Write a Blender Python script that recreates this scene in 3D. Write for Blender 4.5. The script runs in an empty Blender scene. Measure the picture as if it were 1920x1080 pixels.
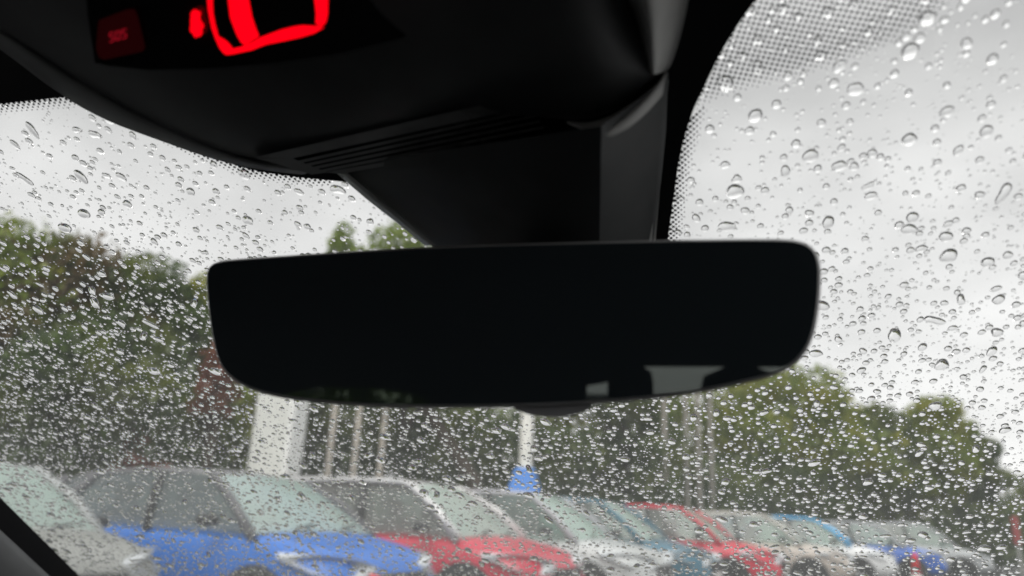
import bpy, math, random
import numpy as np
from mathutils import Vector, Matrix
random.seed(7); RNG = np.random.default_rng(11)
S = bpy.context.scene
R = math.radians

# ------------------------------------------------------------------ camera
FPX = 1400.0                       # focal length in pixels of the 1920 px wide photograph
EYE = Vector((0, 0, 1.12))
PITCH = math.atan(432 / FPX); ROLL = 0.05
F0 = Vector((0, math.cos(PITCH), math.sin(PITCH)))
R0 = Vector((1, 0, 0)); U0 = R0.cross(F0)
RT = R0 * math.cos(ROLL) + U0 * math.sin(ROLL)
UP = U0 * math.cos(ROLL) - R0 * math.sin(ROLL)
camd = bpy.data.cameras.new('camera'); cam = bpy.data.objects.new('camera', camd)
S.collection.objects.link(cam); S.camera = cam
camd.sensor_width = 36; camd.lens = 36 * FPX / 1920
camd.clip_start = 0.01; camd.clip_end = 2000
M = Matrix((RT, UP, -F0)).transposed().to_4x4(); M.translation = EYE
cam.matrix_world = M
camd.dof.use_dof = True
camd.dof.focus_distance = 0.47
camd.dof.aperture_fstop = camd.lens / 4.3       # about 3.3 mm wide aperture
camd.dof.aperture_blades = 0

# ------------------------------------------------------------------ sky, sun, exposure
W = bpy.data.worlds.new('World'); S.world = W; W.use_nodes = True
nt = W.node_tree; nt.nodes.clear()
def nd(t, typ, **kw):
    n = t.nodes.new(typ)
    for k, v in kw.items():
        if k in n.inputs.keys(): n.inputs[k].default_value = v
        else: setattr(n, k, v)
    return n
SUN_EL, SUN_ROT = R(48), R(200)
sky = nd(nt, 'ShaderNodeTexSky', sky_type='NISHITA', sun_disc=False, sun_elevation=SUN_EL, sun_rotation=SUN_ROT,
         air_density=1.0, dust_density=5.0)
tc = nd(nt, 'ShaderNodeTexCoord')
sep = nd(nt, 'ShaderNodeSeparateXYZ'); nt.links.new(tc.outputs['Generated'], sep.inputs[0])
mp = nd(nt, 'ShaderNodeMapping'); mp.inputs['Scale'].default_value = (1, 1, 2.2)
nt.links.new(tc.outputs['Generated'], mp.inputs[0])
no = nd(nt, 'ShaderNodeTexNoise', Scale=3.0, Detail=4.0, Roughness=0.5)
nt.links.new(mp.outputs[0], no.inputs['Vector'])
# overcast: pale near the horizon, greyer higher up, soft lumps of cloud
el = nd(nt, 'ShaderNodeMapRange'); el.inputs['From Min'].default_value = 0.05; el.inputs['From Max'].default_value = 0.58
el.inputs['To Min'].default_value = 8.6; el.inputs['To Max'].default_value = 3.7
nt.links.new(sep.outputs['Z'], el.inputs['Value'])
cl = nd(nt, 'ShaderNodeMapRange'); cl.inputs['From Min'].default_value = 0.3; cl.inputs['From Max'].default_value = 0.7
cl.inputs['To Min'].default_value = 0.77; cl.inputs['To Max'].default_value = 1.16
nt.links.new(no.outputs['Fac'], cl.inputs['Value'])
zen = nd(nt, 'ShaderNodeMapRange'); zen.inputs['From Min'].default_value = 0.55; zen.inputs['From Max'].default_value = 0.76
zen.inputs['To Min'].default_value = 0.0; zen.inputs['To Max'].default_value = 7.5     # an overcast sky is brightest overhead
nt.links.new(sep.outputs['Z'], zen.inputs['Value'])
add = nd(nt, 'ShaderNodeMath', operation='ADD'); nt.links.new(el.outputs[0], add.inputs[0]); nt.links.new(zen.outputs[0], add.inputs[1])
mul = nd(nt, 'ShaderNodeMath', operation='MULTIPLY')
nt.links.new(add.outputs[0], mul.inputs[0]); nt.links.new(cl.outputs[0], mul.inputs[1])
wx = nd(nt, 'ShaderNodeMapRange'); wx.interpolation_type = 'SMOOTHSTEP'      # thicker cloud over to the left
wx.inputs['From Min'].default_value = -0.8; wx.inputs['From Max'].default_value = 0.3; wx.inputs['To Min'].default_value = 0.92; wx.inputs['To Max'].default_value = 1.0
nt.links.new(sep.outputs['X'], wx.inputs['Value'])
mul2 = nd(nt, 'ShaderNodeMath', operation='MULTIPLY'); nt.links.new(mul.outputs[0], mul2.inputs[0]); nt.links.new(wx.outputs[0], mul2.inputs[1])
tint = nd(nt, 'ShaderNodeVectorMath', operation='SCALE'); tint.inputs[0].default_value = (1.0, 0.99, 0.985)
nt.links.new(mul2.outputs[0], tint.inputs['Scale'])
mx = nd(nt, 'ShaderNodeMix', data_type='RGBA'); mx.inputs[0].default_value = 0.96
nt.links.new(sky.outputs[0], mx.inputs[6]); nt.links.new(tint.outputs[0], mx.inputs[7])
bg = nd(nt, 'ShaderNodeBackground', Strength=0.105); nt.links.new(mx.outputs[2], bg.inputs[0])
wo = nd(nt, 'ShaderNodeOutputWorld'); nt.links.new(bg.outputs[0], wo.inputs[0])
sl = bpy.data.lights.new('sun', 'SUN'); sl.energy = 1.4; sl.angle = R(40); sl.color = (1, 0.97, 0.93)
so = bpy.data.objects.new('sun', sl); S.collection.objects.link(so)
so.rotation_euler = (math.pi / 2 - SUN_EL, 0, math.pi - SUN_ROT)
S.view_settings.view_transform = 'Standard'; S.view_settings.look = 'None'
S.view_settings.exposure = 0.62; S.view_settings.gamma = 1; S.view_settings.use_curve_mapping = False
S.render.engine = 'CYCLES'
S.cycles.caustics_reflective = False; S.cycles.caustics_refractive = False
S.cycles.max_bounces = 12; S.cycles.transmission_bounces = 10; S.cycles.transparent_max_bounces = 24
S.cycles.glossy_bounces = 4; S.cycles.diffuse_bounces = 4
S.cycles.use_denoising = True

# ------------------------------------------------------------------ materials
def mat(name, col, rough=0.5, spec=0.5, metal=0.0, coat=0.0, var=0.0, vscale=30.0, bump=0.0, bscale=200.0, emit=None, estr=0.0, col2=None):
    m = bpy.data.materials.new(name); m.use_nodes = True; t = m.node_tree
    p = t.nodes['Principled BSDF']
    p.inputs['Base Color'].default_value = (*col, 1); p.inputs['Roughness'].default_value = rough
    p.inputs['Specular IOR Level'].default_value = spec; p.inputs['Metallic'].default_value = metal
    p.inputs['Coat Weight'].default_value = coat; p.inputs['Coat Roughness'].default_value = 0.08
    if emit: p.inputs['Emission Color'].default_value = (*emit, 1); p.inputs['Emission Strength'].default_value = estr
    if var > 0 or bump > 0 or col2:
        c = nd(t, 'ShaderNodeTexCoord')
        n = nd(t, 'ShaderNodeTexNoise', Scale=vscale, Detail=5.0)
        t.links.new(c.outputs['Object'], n.inputs['Vector'])
        a = nd(t, 'ShaderNodeMix', data_type='RGBA')
        lo = tuple(max(0, x * (1 - var)) for x in col); hi = col2 or tuple(x * (1 + var) for x in col)
        a.inputs[6].default_value = (*lo, 1); a.inputs[7].default_value = (*hi, 1)
        ra = nd(t, 'ShaderNodeMapRange'); ra.inputs['From Min'].default_value = .35; ra.inputs['From Max'].default_value = .65
        t.links.new(n.outputs['Fac'], ra.inputs['Value']); t.links.new(ra.outputs[0], a.inputs[0])
        t.links.new(a.outputs[2], p.inputs['Base Color'])
    if bump > 0:
        n2 = nd(t, 'ShaderNodeTexNoise', Scale=bscale, Detail=3.0); t.links.new(c.outputs['Object'], n2.inputs['Vector'])
        b = nd(t, 'ShaderNodeBump', Strength=bump, Distance=0.002); t.links.new(n2.outputs['Fac'], b.inputs['Height'])
        t.links.new(b.outputs[0], p.inputs['Normal'])
    return m

def glass_mat(name, tint, film=0.04, rough=0.0, ior=1.5, filmcol=(.9, .93, .92), both=0.0, mist=None):
    """thin pane: clear tint, Fresnel reflection, a faint scattering film of wet and dust"""
    m = bpy.data.materials.new(name); m.use_nodes = True; t = m.node_tree; t.nodes.clear()
    tr = nd(t, 'ShaderNodeBsdfTransparent'); tr.inputs[0].default_value = (*tint, 1)
    tl = nd(t, 'ShaderNodeBsdfTranslucent'); tl.inputs[0].default_value = (*filmcol, 1)
    gl = nd(t, 'ShaderNodeBsdfGlossy', Roughness=rough)
    fr = nd(t, 'ShaderNodeFresnel', IOR=ior)      # same reflectance from either face of the thin pane
    ge = nd(t, 'ShaderNodeNewGeometry'); ir = nd(t, 'ShaderNodeMapRange')
    ir.inputs['To Min'].default_value = ior; ir.inputs['To Max'].default_value = 1 / ior
    t.links.new(ge.outputs['Backfacing'], ir.inputs['Value']); t.links.new(ir.outputs[0], fr.inputs['IOR'])
    m1 = nd(t, 'ShaderNodeMixShader'); m1.inputs[0].default_value = film
    df = nd(t, 'ShaderNodeBsdfDiffuse'); df.inputs[0].default_value = (*filmcol, 1)
    m0 = nd(t, 'ShaderNodeMixShader'); m0.inputs[0].default_value = both
    t.links.new(tl.outputs[0], m0.inputs[1]); t.links.new(df.outputs[0], m0.inputs[2])
    t.links.new(tr.outputs[0], m1.inputs[1]); t.links.new(m0.outputs[0], m1.inputs[2])
    if mist:        # road film and mist lie thicker towards the foot of the glass
        tcn = nd(t, 'ShaderNodeTexCoord'); sx = nd(t, 'ShaderNodeSeparateXYZ'); t.links.new(tcn.outputs['Object'], sx.inputs[0])
        mr = nd(t, 'ShaderNodeMapRange'); mr.inputs['From Min'].default_value = .12; mr.inputs['From Max'].default_value = -.02
        mr.inputs['To Min'].default_value = film; mr.inputs['To Max'].default_value = mist
        t.links.new(sx.outputs['Z'], mr.inputs['Value']); t.links.new(mr.outputs[0], m1.inputs[0])
    m2 = nd(t, 'ShaderNodeMixShader'); t.links.new(fr.outputs[0], m2.inputs[0])
    t.links.new(m1.outputs[0], m2.inputs[1]); t.links.new(gl.outputs[0], m2.inputs[2])
    o = nd(t, 'ShaderNodeOutputMaterial'); t.links.new(m2.outputs[0], o.inputs[0])
    return m

def water_mat():
    m = bpy.data.materials.new('rain_water'); m.use_nodes = True; t = m.node_tree; t.nodes.clear()
    g = nd(t, 'ShaderNodeBsdfGlass', Roughness=0.0, IOR=1.333); g.inputs[0].default_value = (1, 1, 1, 1)
    o = nd(t, 'ShaderNodeOutputMaterial'); t.links.new(g.outputs[0], o.inputs[0])
    return m

def leaf_mat(name, c1, c2, c3=None):
    m = bpy.data.materials.new(name); m.use_nodes = True; t = m.node_tree; t.nodes.clear()
    g = nd(t, 'ShaderNodeNewGeometry'); c = nd(t, 'ShaderNodeTexCoord')
    n = nd(t, 'ShaderNodeTexNoise', Scale=0.9, Detail=3.0); t.links.new(c.outputs['Object'], n.inputs['Vector'])
    a = nd(t, 'ShaderNodeMix', data_type='RGBA'); a.inputs[6].default_value = (*c1, 1); a.inputs[7].default_value = (*c2, 1)
    t.links.new(g.outputs['Random Per Island'], a.inputs[0])
    b = nd(t, 'ShaderNodeMix', data_type='RGBA'); b.inputs[7].default_value = (*(c3 or c2), 1)
    r = nd(t, 'ShaderNodeMapRange'); r.inputs['From Min'].default_value = .48; r.inputs['From Max'].default_value = .62
    t.links.new(n.outputs['Fac'], r.inputs['Value']); t.links.new(r.outputs[0], b.inputs[0]); t.links.new(a.outputs[2], b.inputs[6])
    d = nd(t, 'ShaderNodeBsdfDiffuse'); tl = nd(t, 'ShaderNodeBsdfTranslucent')
    t.links.new(b.outputs[2], d.inputs[0]); t.links.new(b.outputs[2], tl.inputs[0])
    s = nd(t, 'ShaderNodeMixShader'); s.inputs[0].default_value = 0.45
    t.links.new(d.outputs[0], s.inputs[1]); t.links.new(tl.outputs[0], s.inputs[2])
    gl = nd(t, 'ShaderNodeBsdfGlossy', Roughness=0.35)
    s2 = nd(t, 'ShaderNodeMixShader'); s2.inputs[0].default_value = 0.04
    t.links.new(s.outputs[0], s2.inputs[1]); t.links.new(gl.outputs[0], s2.inputs[2])
    o = nd(t, 'ShaderNodeOutputMaterial'); t.links.new(s2.outputs[0], o.inputs[0])
    return m

def mirror_mat():
    m = bpy.data.materials.new('dimmed_mirror'); m.use_nodes = True; t = m.node_tree; t.nodes.clear()
    gl = nd(t, 'ShaderNodeBsdfGlossy', Roughness=0.012); gl.inputs[0].default_value = (0.130, 0.138, 0.136, 1)
    d = nd(t, 'ShaderNodeBsdfDiffuse'); d.inputs[0].default_value = (0.045, 0.058, 0.066, 1)
    a = nd(t, 'ShaderNodeAddShader'); t.links.new(gl.outputs[0], a.inputs[0]); t.links.new(d.outputs[0], a.inputs[1])
    o = nd(t, 'ShaderNodeOutputMaterial'); t.links.new(a.outputs[0], o.inputs[0])
    return m

MT = {
    'trim': mat('black_trim_plastic', (.030, .032, .034), .55, .35, var=.15, vscale=60, bump=.25, bscale=2500),
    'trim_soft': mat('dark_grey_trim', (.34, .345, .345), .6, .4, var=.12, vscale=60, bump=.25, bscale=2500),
    'housing': mat('sensor_cover_plastic', (.058, .062, .064), .6, .3, var=.1, vscale=50, bump=.2, bscale=2500),
    'shoulder_lit': mat('console_satin_lit', (.60, .60, .58), .55, .4, var=.08, vscale=40, bump=.15, bscale=2500),  # console plastic again, daylight on its right side put into the grey
    'console': mat('console_black_satin', (.085, .088, .09), .5, .4, var=.1, vscale=40, bump=.15, bscale=2500),
    'edge': mat('edge_highlight_grey', (.55, .56, .54), .4, .5),  # pale grey holding the edge highlights of the sensor cover
    'reartint': glass_mat('privacy_glass', (.68, .70, .68), .0),
    'sidetint': glass_mat('dark_privacy_glass', (.60, .66, .56), .0),
    'gloss': mat('black_gloss_panel', (.006, .006, .007), .18, .4),
    'slot': mat('vent_slot_black', (.004, .004, .004), .9, .1),
    'frit': mat('ceramic_frit', (.010, .010, .012), .55, .3),
    'liner': mat('headliner_fabric', (.030, .031, .033), .95, .1, var=.2, vscale=400, bump=.4, bscale=1500),
    'cabin': mat('cabin_dark_plastic', (.075, .077, .078), .8, .2, var=.2, vscale=10),
    'seat': mat('seat_fabric', (.045, .045, .047), .95, .1, var=.2, vscale=40),
    'pillar': mat('pillar_trim_grey', (.19, .195, .20), .75, .25, var=.08, vscale=30, bump=.3, bscale=1500),
    'mirror': mirror_mat(),
    'rim': mat('mirror_rim', (.45, .45, .45), .3, .5),
    'lump': mat('mirror_grey_cap', (.45, .45, .46), .45, .4),
    'red': mat('red_backlit_icon', (.3, 0, 0), .5, .2, emit=(1, 0, .006), estr=.95),
    'red_dim': mat('red_backlit_lettering', (.1, .0, .0), .5, .2, emit=(1, .02, .05), estr=.22),
    'button': mat('dark_red_button', (.03, .004, .006), .45, .3, emit=(1, .0, .02), estr=.006),
    'glass': glass_mat('windshield_glass', (.98, .985, .98), .015, mist=.045),
    'water': water_mat(),
    'bonnet': mat('own_car_paint', (.045, .047, .05), .2, .5, coat=1.0),
}

# ------------------------------------------------------------------ mesh helpers
def fast_mesh(name, V, faces_arrays, smooth=False):
    """V (n,3); faces_arrays: list of (m,k) int arrays"""
    me = bpy.data.meshes.new(name)
    V = np.asarray(V, dtype=np.float32)
    me.vertices.add(len(V)); me.vertices.foreach_set('co', V.ravel())
    loops = np.concatenate([f.ravel() for f in faces_arrays]).astype(np.int32)
    sizes = np.concatenate([np.full(len(f), f.shape[1]) for f in faces_arrays]).astype(np.int32)
    starts = np.concatenate([[0], np.cumsum(sizes)[:-1]]).astype(np.int32)
    me.loops.add(len(loops)); me.loops.foreach_set('vertex_index', loops)
    me.polygons.add(len(sizes)); me.polygons.foreach_set('loop_start', starts)
    if smooth: me.polygons.foreach_set('use_smooth', np.ones(len(sizes), dtype=bool))
    me.update(calc_edges=True); me.validate()
    return me
def link(name, me, m=None, parent=None):
    o = bpy.data.objects.new(name, me); S.collection.objects.link(o)
    if m is not None and me is not None: me.materials.append(m)
    if parent is not None: o.parent = parent
    return o
def mesh(name, verts, faces, m, parent=None, smooth=False, world=False, bevel=0, subsurf=0, auto=None):
    """world=True: verts are world coordinates, stored in the root's frame"""
    if world and parent is not None:
        inv = rootmat(parent).inverted(); verts = [inv @ Vector(v) for v in verts]
    me = bpy.data.meshes.new(name); me.from_pydata([tuple(v) for v in verts], [], [tuple(f) for f in faces])
    me.validate(); me.update()
    if smooth:
        for p in me.polygons: p.use_smooth = True
    o = link(name, me, m, parent)
    if bevel:
        b = o.modifiers.new('b', 'BEVEL'); b.width = bevel; b.segments = 2; b.limit_method = 'ANGLE'; b.angle_limit = R(35)
    if subsurf:
        s = o.modifiers.new('s', 'SUBSURF'); s.levels = subsurf; s.render_levels = subsurf
    return o
def rootmat(o):
    m = Matrix.LocRotScale(o.location, o.rotation_euler, None) if o.parent is None else rootmat(o.parent)
    return m
def empty(name, loc=(0, 0, 0), rz=0.0, label=None, cat=None, group=None, kind=None):
    o = bpy.data.objects.new(name, None); S.collection.objects.link(o)
    o.location = loc; o.rotation_euler = (0, 0, rz); o.empty_display_size = .1
    return tag(o, label, cat, group, kind)
def tag(o, label=None, cat=None, group=None, kind=None):
    for k, v in (('label', label), ('category', cat), ('group', group), ('kind', kind)):
        if v: o[k] = v
    return o
def box_vf(a, b):
    (x0, y0, z0), (x1, y1, z1) = a, b
    v = [(x0, y0, z0), (x1, y0, z0), (x1, y1, z0), (x0, y1, z0), (x0, y0, z1), (x1, y0, z1), (x1, y1, z1), (x0, y1, z1)]
    f = [(0, 3, 2, 1), (4, 5, 6, 7), (0, 1, 5, 4), (1, 2, 6, 5), (2, 3, 7, 6), (3, 0, 4, 7)]
    return v, f
def join_vf(parts):
    V, F = [], []
    for v, f in parts:
        n = len(V); V += list(v); F += [tuple(i + n for i in q) for q in f]
    return V, F
def lathe_vf(prof, seg=16, c=(0, 0, 0), axis='z'):
    V, F = [], []
    for r, h in prof:
        for i in range(seg):
            a = 2 * math.pi * i / seg
            p = (r * math.cos(a), r * math.sin(a), h)
            if axis == 'y': p = (p[0], p[2], p[1])
            V.append((p[0] + c[0], p[1] + c[1], p[2] + c[2]))
    for j in range(len(prof) - 1):
        for i in range(seg):
            k = (i + 1) % seg
            F.append((j * seg + i, j * seg + k, (j + 1) * seg + k, (j + 1) * seg + i))
    F.append(tuple(range(seg))[::-1]); F.append(tuple((len(prof) - 1) * seg + i for i in range(seg)))
    return V, F
def tube_vf(pts, rad, seg=8):
    V, F = [], []; n = len(pts)
    for i, p in enumerate(pts):
        p = Vector(p); d = (Vector(pts[min(i + 1, n - 1)]) - Vector(pts[max(i - 1, 0)])).normalized()
        a = d.cross(Vector((0, 0, 1)) if abs(d.z) < .9 else Vector((1, 0, 0))).normalized(); b = d.cross(a)
        r = rad[i] if hasattr(rad, '__len__') else rad
        for k in range(seg):
            t = 2 * math.pi * k / seg; V.append(tuple(p + a * r * math.cos(t) + b * r * math.sin(t)))
    for i in range(n - 1):
        for k in range(seg):
            q = (k + 1) % seg; F.append((i * seg + k, i * seg + q, (i + 1) * seg + q, (i + 1) * seg + k))
    F.append(tuple(range(seg))[::-1]); F.append(tuple((n - 1) * seg + k for k in range(seg)))
    return V, F

# ------------------------------------------------------------------ geometry of the car one sits in
YAW = R(15)                                     # the car points 15 degrees to the right of the view
FW = Vector((math.sin(YAW), math.cos(YAW), 0)); LT = Vector((math.cos(YAW), -math.sin(YAW), 0)); ZZ = Vector((0, 0, 1))
COT = 1 / math.tan(R(30)); GF, GK, GC = 0.595, 0.13, -0.08
def ray(px, py):
    return F0 + RT * ((px - 960) / FPX) + UP * ((540 - py) / FPX)
def P(px, py, d):
    return EYE + ray(px, py) * d
def carp(c, f, z):
    return EYE + LT * c + FW * f + ZZ * z
def gsurf(c, z):                                # forward distance of the glass at lateral c, height z (car frame, eye = 0)
    return GF - z * COT - GK * (c - GC) ** 2
def ws(px, py):                                 # depth at which a pixel's ray meets the windshield
    D = ray(px, py); dc, df, dz = D.dot(LT), D.dot(FW), D.z
    a = GK * dc * dc; b = df + dz * COT - 2 * GK * GC * dc; c = GK * GC * GC - GF
    if abs(a) < 1e-9: return -c / b
    return (-b + math.sqrt(b * b - 4 * a * c)) / (2 * a)
def gn(c, z):                                   # outward normal of the glass
    tcv = LT + FW * (-2 * GK * (c - GC)); tz = ZZ + FW * (-COT)
    n = tcv.cross(tz).normalized()
    return n if n.dot(FW) > 0 else -n
def on_glass(px, py, off=0.0):
    p = P(px, py, ws(px, py)); q = p - EYE
    return p + gn(q.dot(LT), q.z) * off
def root(name, label, cat, **k):
    return empty(name, EYE, -YAW, label, cat, **k)

# ---- windshield pane (5 mm slab)
wsh = root('windshield', 'rain covered windshield glass with black dotted edge print', 'windshield', kind='structure')
cs = np.linspace(-.80, .72, 50); zs = np.linspace(-.24, .27, 34)
def sheet(off):
    return [carp(c, gsurf(c, z), z) + gn(c, z) * off for z in zs for c in cs]
nc, nz = len(cs), len(zs)
V = sheet(0.0) + sheet(.005); F = []
for j in range(nz - 1):
    for i in range(nc - 1):
        a = j * nc + i; F.append((a, a + 1, a + nc + 1, a + nc)); a += nc * nz; F.append((a, a + nc, a + nc + 1, a + 1))
o = mesh('glass_pane', V, F, MT['glass'], wsh, smooth=True, world=True)

# ---- ceramic print
def dens(pl, step=14):
    out = []
    for (x0, y0), (x1, y1) in zip(pl, pl[1:]):
        n = max(1, int(math.hypot(x1 - x0, y1 - y0) / step))
        out += [(x0 + (x1 - x0) * k / n, y0 + (y1 - y0) * k / n) for k in range(n)]
    return out + [pl[-1]]
def interp(pl, y):
    ys = [p[1] for p in pl]; return float(np.interp(y, ys, [p[0] for p in pl]))
REDGE = [(1800, -900), (1640, -500), (1492, -150), (1450, -60), (1415, 0), (1383, 45), (1352, 95), (1325, 150), (1300, 203), (1283, 255), (1272, 305), (1263, 370), (1252, 447), (1245, 520), (1236, 640)]
LEDGE = [(150, 130), (205, 178), (262, 222), (330, 262), (400, 292), (470, 317), (560, 330), (655, 334), (745, 400), (815, 460), (900, 640)]
HEDGE = [(-420, 236), (-150, 210), (0, 192), (105, 181), (215, 170)]
def strip(rows, off, name, parent, n=60):
    V, F = [], []
    for j, (y, x0, x1) in enumerate(rows):
        for i in range(n + 1): V.append(on_glass(x0 + (x1 - x0) * i / n, y, off))
    for j in range(len(rows) - 1):
        for i in range(n): a = j * (n + 1) + i; F.append((a, a + 1, a + n + 2, a + n + 1))
    return mesh(name, V, F, MT['frit'], parent, world=True)
ysr = [-900, -700, -520, -400, -300, -220] + list(np.linspace(-150, 640, 80))
rows = []
for y in ysr:
    lx = interp(LEDGE, y) if y > 130 else -400 + (max(y, -150) + 150) / 280 * 550
    rows.append((y, lx, interp(REDGE, y)))
strip(rows, -.0012, 'sensor_patch_print', wsh)
V, F = [], []; xs = np.linspace(-420, 215, 50)
for x in xs:
    yb = float(np.interp(x, [p[0] for p in HEDGE], [p[1] for p in HEDGE]))
    for k in range(8): V.append(on_glass(x, yb + (-150 - yb) * k / 7, -.0018))
for i in range(len(xs) - 1):
    for k in range(7): a = i * 8 + k; F.append((a, a + 1, a + 9, a + 8))
mesh('header_print', V, F, MT['frit'], wsh, world=True)

# frit dots: a 45 degree lattice printed on the glass, dots shrinking towards the clear glass
def dist_pl(px, py, pl):
    best = np.full(px.shape, 1e9)
    for (x0, y0), (x1, y1) in zip(pl, pl[1:]):
        dx, dy = x1 - x0, y1 - y0; t = np.clip(((px - x0) * dx + (py - y0) * dy) / (dx * dx + dy * dy), 0, 1)
        best = np.minimum(best, np.hypot(px - x0 - t * dx, py - y0 - t * dy))
    return best
def inside(px, py, poly):
    r = np.zeros(px.shape, bool); n = len(poly)
    for i in range(n):
        x0, y0 = poly[i]; x1, y1 = poly[(i + 1) % n]
        c = ((y0 > py) != (y1 > py)) & (px < (x1 - x0) * (py - y0) / (y1 - y0 + 1e-12) + x0); r ^= c
    return r
_E, _R, _U, _F = (np.array(v) for v in (EYE, RT, UP, F0)); _L, _W = np.array(LT), np.array(FW)
def gpos(c, z):
    f = gsurf(c, z)
    return _E + c[..., None] * _L + f[..., None] * _W + z[..., None] * np.array((0, 0, 1.0))
def project(Pw):
    q = Pw - _E; d = q @ _F
    return 960 + FPX * (q @ _R) / d, 540 - FPX * (q @ _U) / d, d
LOWB = [(1296, 215), (1318, 197), (1360, 180), (1400, 168), (1450, 155), (1500, 142), (1560, 126), (1610, 108), (1660, 88), (1710, 60), (1765, 20), (1800, -20), (1835, -80), (1870, -160)]
PATCH = [(p[0] - 3, p[1]) for p in REDGE if -200 < p[1] < 210] + LOWB
def lattice(sp, rot, c0, c1, z0, z1):
    # regular grid in the plane of the glass (c, arc length along slope)
    s0, s1 = z0 / math.sin(R(30)), z1 / math.sin(R(30)); r = max(c1 - c0, s1 - s0)
    g = np.arange(-r, r, sp); A, B = np.meshgrid(g, g); ca, sa = math.cos(rot), math.sin(rot)
    c = (c0 + c1) / 2 + A * ca - B * sa; s = (s0 + s1) / 2 + A * sa + B * ca
    k = (c > c0) & (c < c1) & (s > s0) & (s < s1)
    return c[k], s[k] * math.sin(R(30))
dots = []
c, z = lattice(.00212, R(-18), -.1, .35, .09, .27)
X, Y, D_ = project(gpos(c, z))
k = inside(X, Y, PATCH); dl = dist_pl(X, Y, LOWB)
rr = .00067 * np.clip(.35 + dl / 26 * .65, .35, 1)
dots.append((c[k], z[k], rr[k]))
c, z = lattice(.00200, R(45), -.1, .3, .03, .27)
X, Y, D_ = project(gpos(c, z)); xr = np.interp(Y, [p[1] for p in REDGE], [p[0] for p in REDGE])
k = (X > xr - 1) & (X < xr + 27) & (Y < 470) & (~inside(X, Y, PATCH) & (Y > 180)); t = (X - xr) / 27
dots.append((c[k], z[k], (.00098 * np.clip(1 - t * .75, .25, 1))[k]))
c, z = lattice(.00215, R(45), -.6, -.05, .05, .27)
X, Y, D_ = project(gpos(c, z)); yh = np.interp(X, [p[0] for p in HEDGE], [p[1] for p in HEDGE])
k = (X < 212) & (Y > yh - 1) & (Y < yh + 22); t = (Y - yh) / 22
dots.append((c[k], z[k], (.00102 * np.clip(1 - t * .75, .25, 1))[k]))
yl = np.interp(X, [p[0] for p in LEDGE], [p[1] for p in LEDGE])
k = (X > 212) & (X < 620) & (Y > yl - 2) & (Y < yl + 16) ; t = (Y - yl) / 16
dots.append((c[k], z[k], (.00098 * np.clip(1 - t * .7, .3, 1))[k]))
c = np.concatenate([d[0] for d in dots]); z = np.concatenate([d[1] for d in dots]); rr = np.concatenate([d[2] for d in dots])
e1 = _L[None] + _W[None] * (-2 * GK * (c - GC))[:, None]; e1 /= np.linalg.norm(e1, axis=1)[:, None]
e2 = np.tile(np.array(ZZ) - _W * COT, (len(c), 1)); e2 /= np.linalg.norm(e2, axis=1)[:, None]
nn = np.cross(e1, e2); nn *= np.sign(nn @ _W)[:, None]
base = gpos(c, z) - nn * .0010
ang = np.arange(8) * math.pi / 4
Vd = base[:, None] + rr[:, None, None] * (np.cos(ang)[None, :, None] * e1[:, None] + np.sin(ang)[None, :, None] * e2[:, None])
inv = np.array(rootmat(wsh).inverted()); Vd = Vd.reshape(-1, 3) @ inv[:3, :3].T + inv[:3, 3]
o = link('frit_dots', fast_mesh('frit_dots', Vd, [np.arange(len(c) * 8).reshape(-1, 8)]), MT['frit'], wsh); o['kind'] = 'stuff'

# ------------------------------------------------------------------ raindrops: real lenses of water on the outer face
def darts(n, rlo, rhi, power, zone, grid, placed, gap):
    """rejection-placed drops; zone(c,z)-> keep probability"""
    out = []
    c = RNG.uniform(-.79, .70, n); z = RNG.uniform(-.2, .262, n)
    keep = RNG.uniform(0, 1, n) < zone(c, z); c, z = c[keep], z[keep]
    r = rlo + (rhi - rlo) * RNG.uniform(0, 1, len(c)) ** power
    cell = .012
    for ci, zi, ri in zip(c, z, r):
        si = zi * 2; gx, gy = int(ci / cell + 1000), int(si / cell + 1000); ok = True
        for dx in (-1, 0, 1):
            for dy in (-1, 0, 1):
                for (a, b, q) in grid.get((gx + dx, gy + dy), ()):
                    if (a - ci) ** 2 + (b - si) ** 2 < ((q + ri) * gap) ** 2: ok = False; break
                if not ok: break
            if not ok: break
        if ok:
            grid.setdefault((gx, gy), []).append((ci, si, ri)); out.append((ci, zi, ri))
    placed += out; return out
def vis(c, z):
    X, Y, D_ = project(gpos(c, z))
    inframe = (X > -120) & (X < 2050) & (Y > -100) & (Y < 1130)
    covered = inside(X, Y, [(150, -200), (150, 130)] + [(a + 12, b - 12) for a, b in LEDGE[1:8]] + [(830, 460), (1235, 460)] + [(a - 6, b) for a, b in REDGE[::-1] if b < 440])
    mirror = inside(X, Y, [(430, 530), (1490, 500), (1490, 660), (1200, 720), (600, 720), (430, 660)])
    return np.where(covered, 0.0, np.where(inframe, 1.0, 0.26)) * np.where(inframe & mirror, .25, 1.0), X, Y
_n1 = np.array([[math.sin(13.1 * i + 2.3), math.cos(7.7 * i)] for i in range(12)])
def patchy(c, z, sc=55):
    v = sum(np.sin(sc * (c * a + 2 * z * b) + i) for i, (a, b) in enumerate(_n1)) / 3.5
    return np.clip(.5 + .5 * v, 0, 1)
def zl(c, z):
    k, X, Y = vis(c, z); return k * np.clip(.75 + .25 * patchy(c, z), 0, 1)
def zt(c, z):
    k, X, Y = vis(c, z)
    low = np.clip((Y - 350) / 500, 0, 1); left = np.clip((900 - X) / 700, 0, 1)
    return k * np.clip(.30 + .35 * patchy(c, z, 90) + .35 * low + .35 * low * left, 0, 1)
def zm(c, z):
    k, X, Y = vis(c, z); low = np.clip((Y - 420) / 330, 0, 1) * np.clip(1 - (Y - 880) / 400, .5, 1)
    return k * (.34 + .12 * patchy(c, z) + .54 * low)
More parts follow.
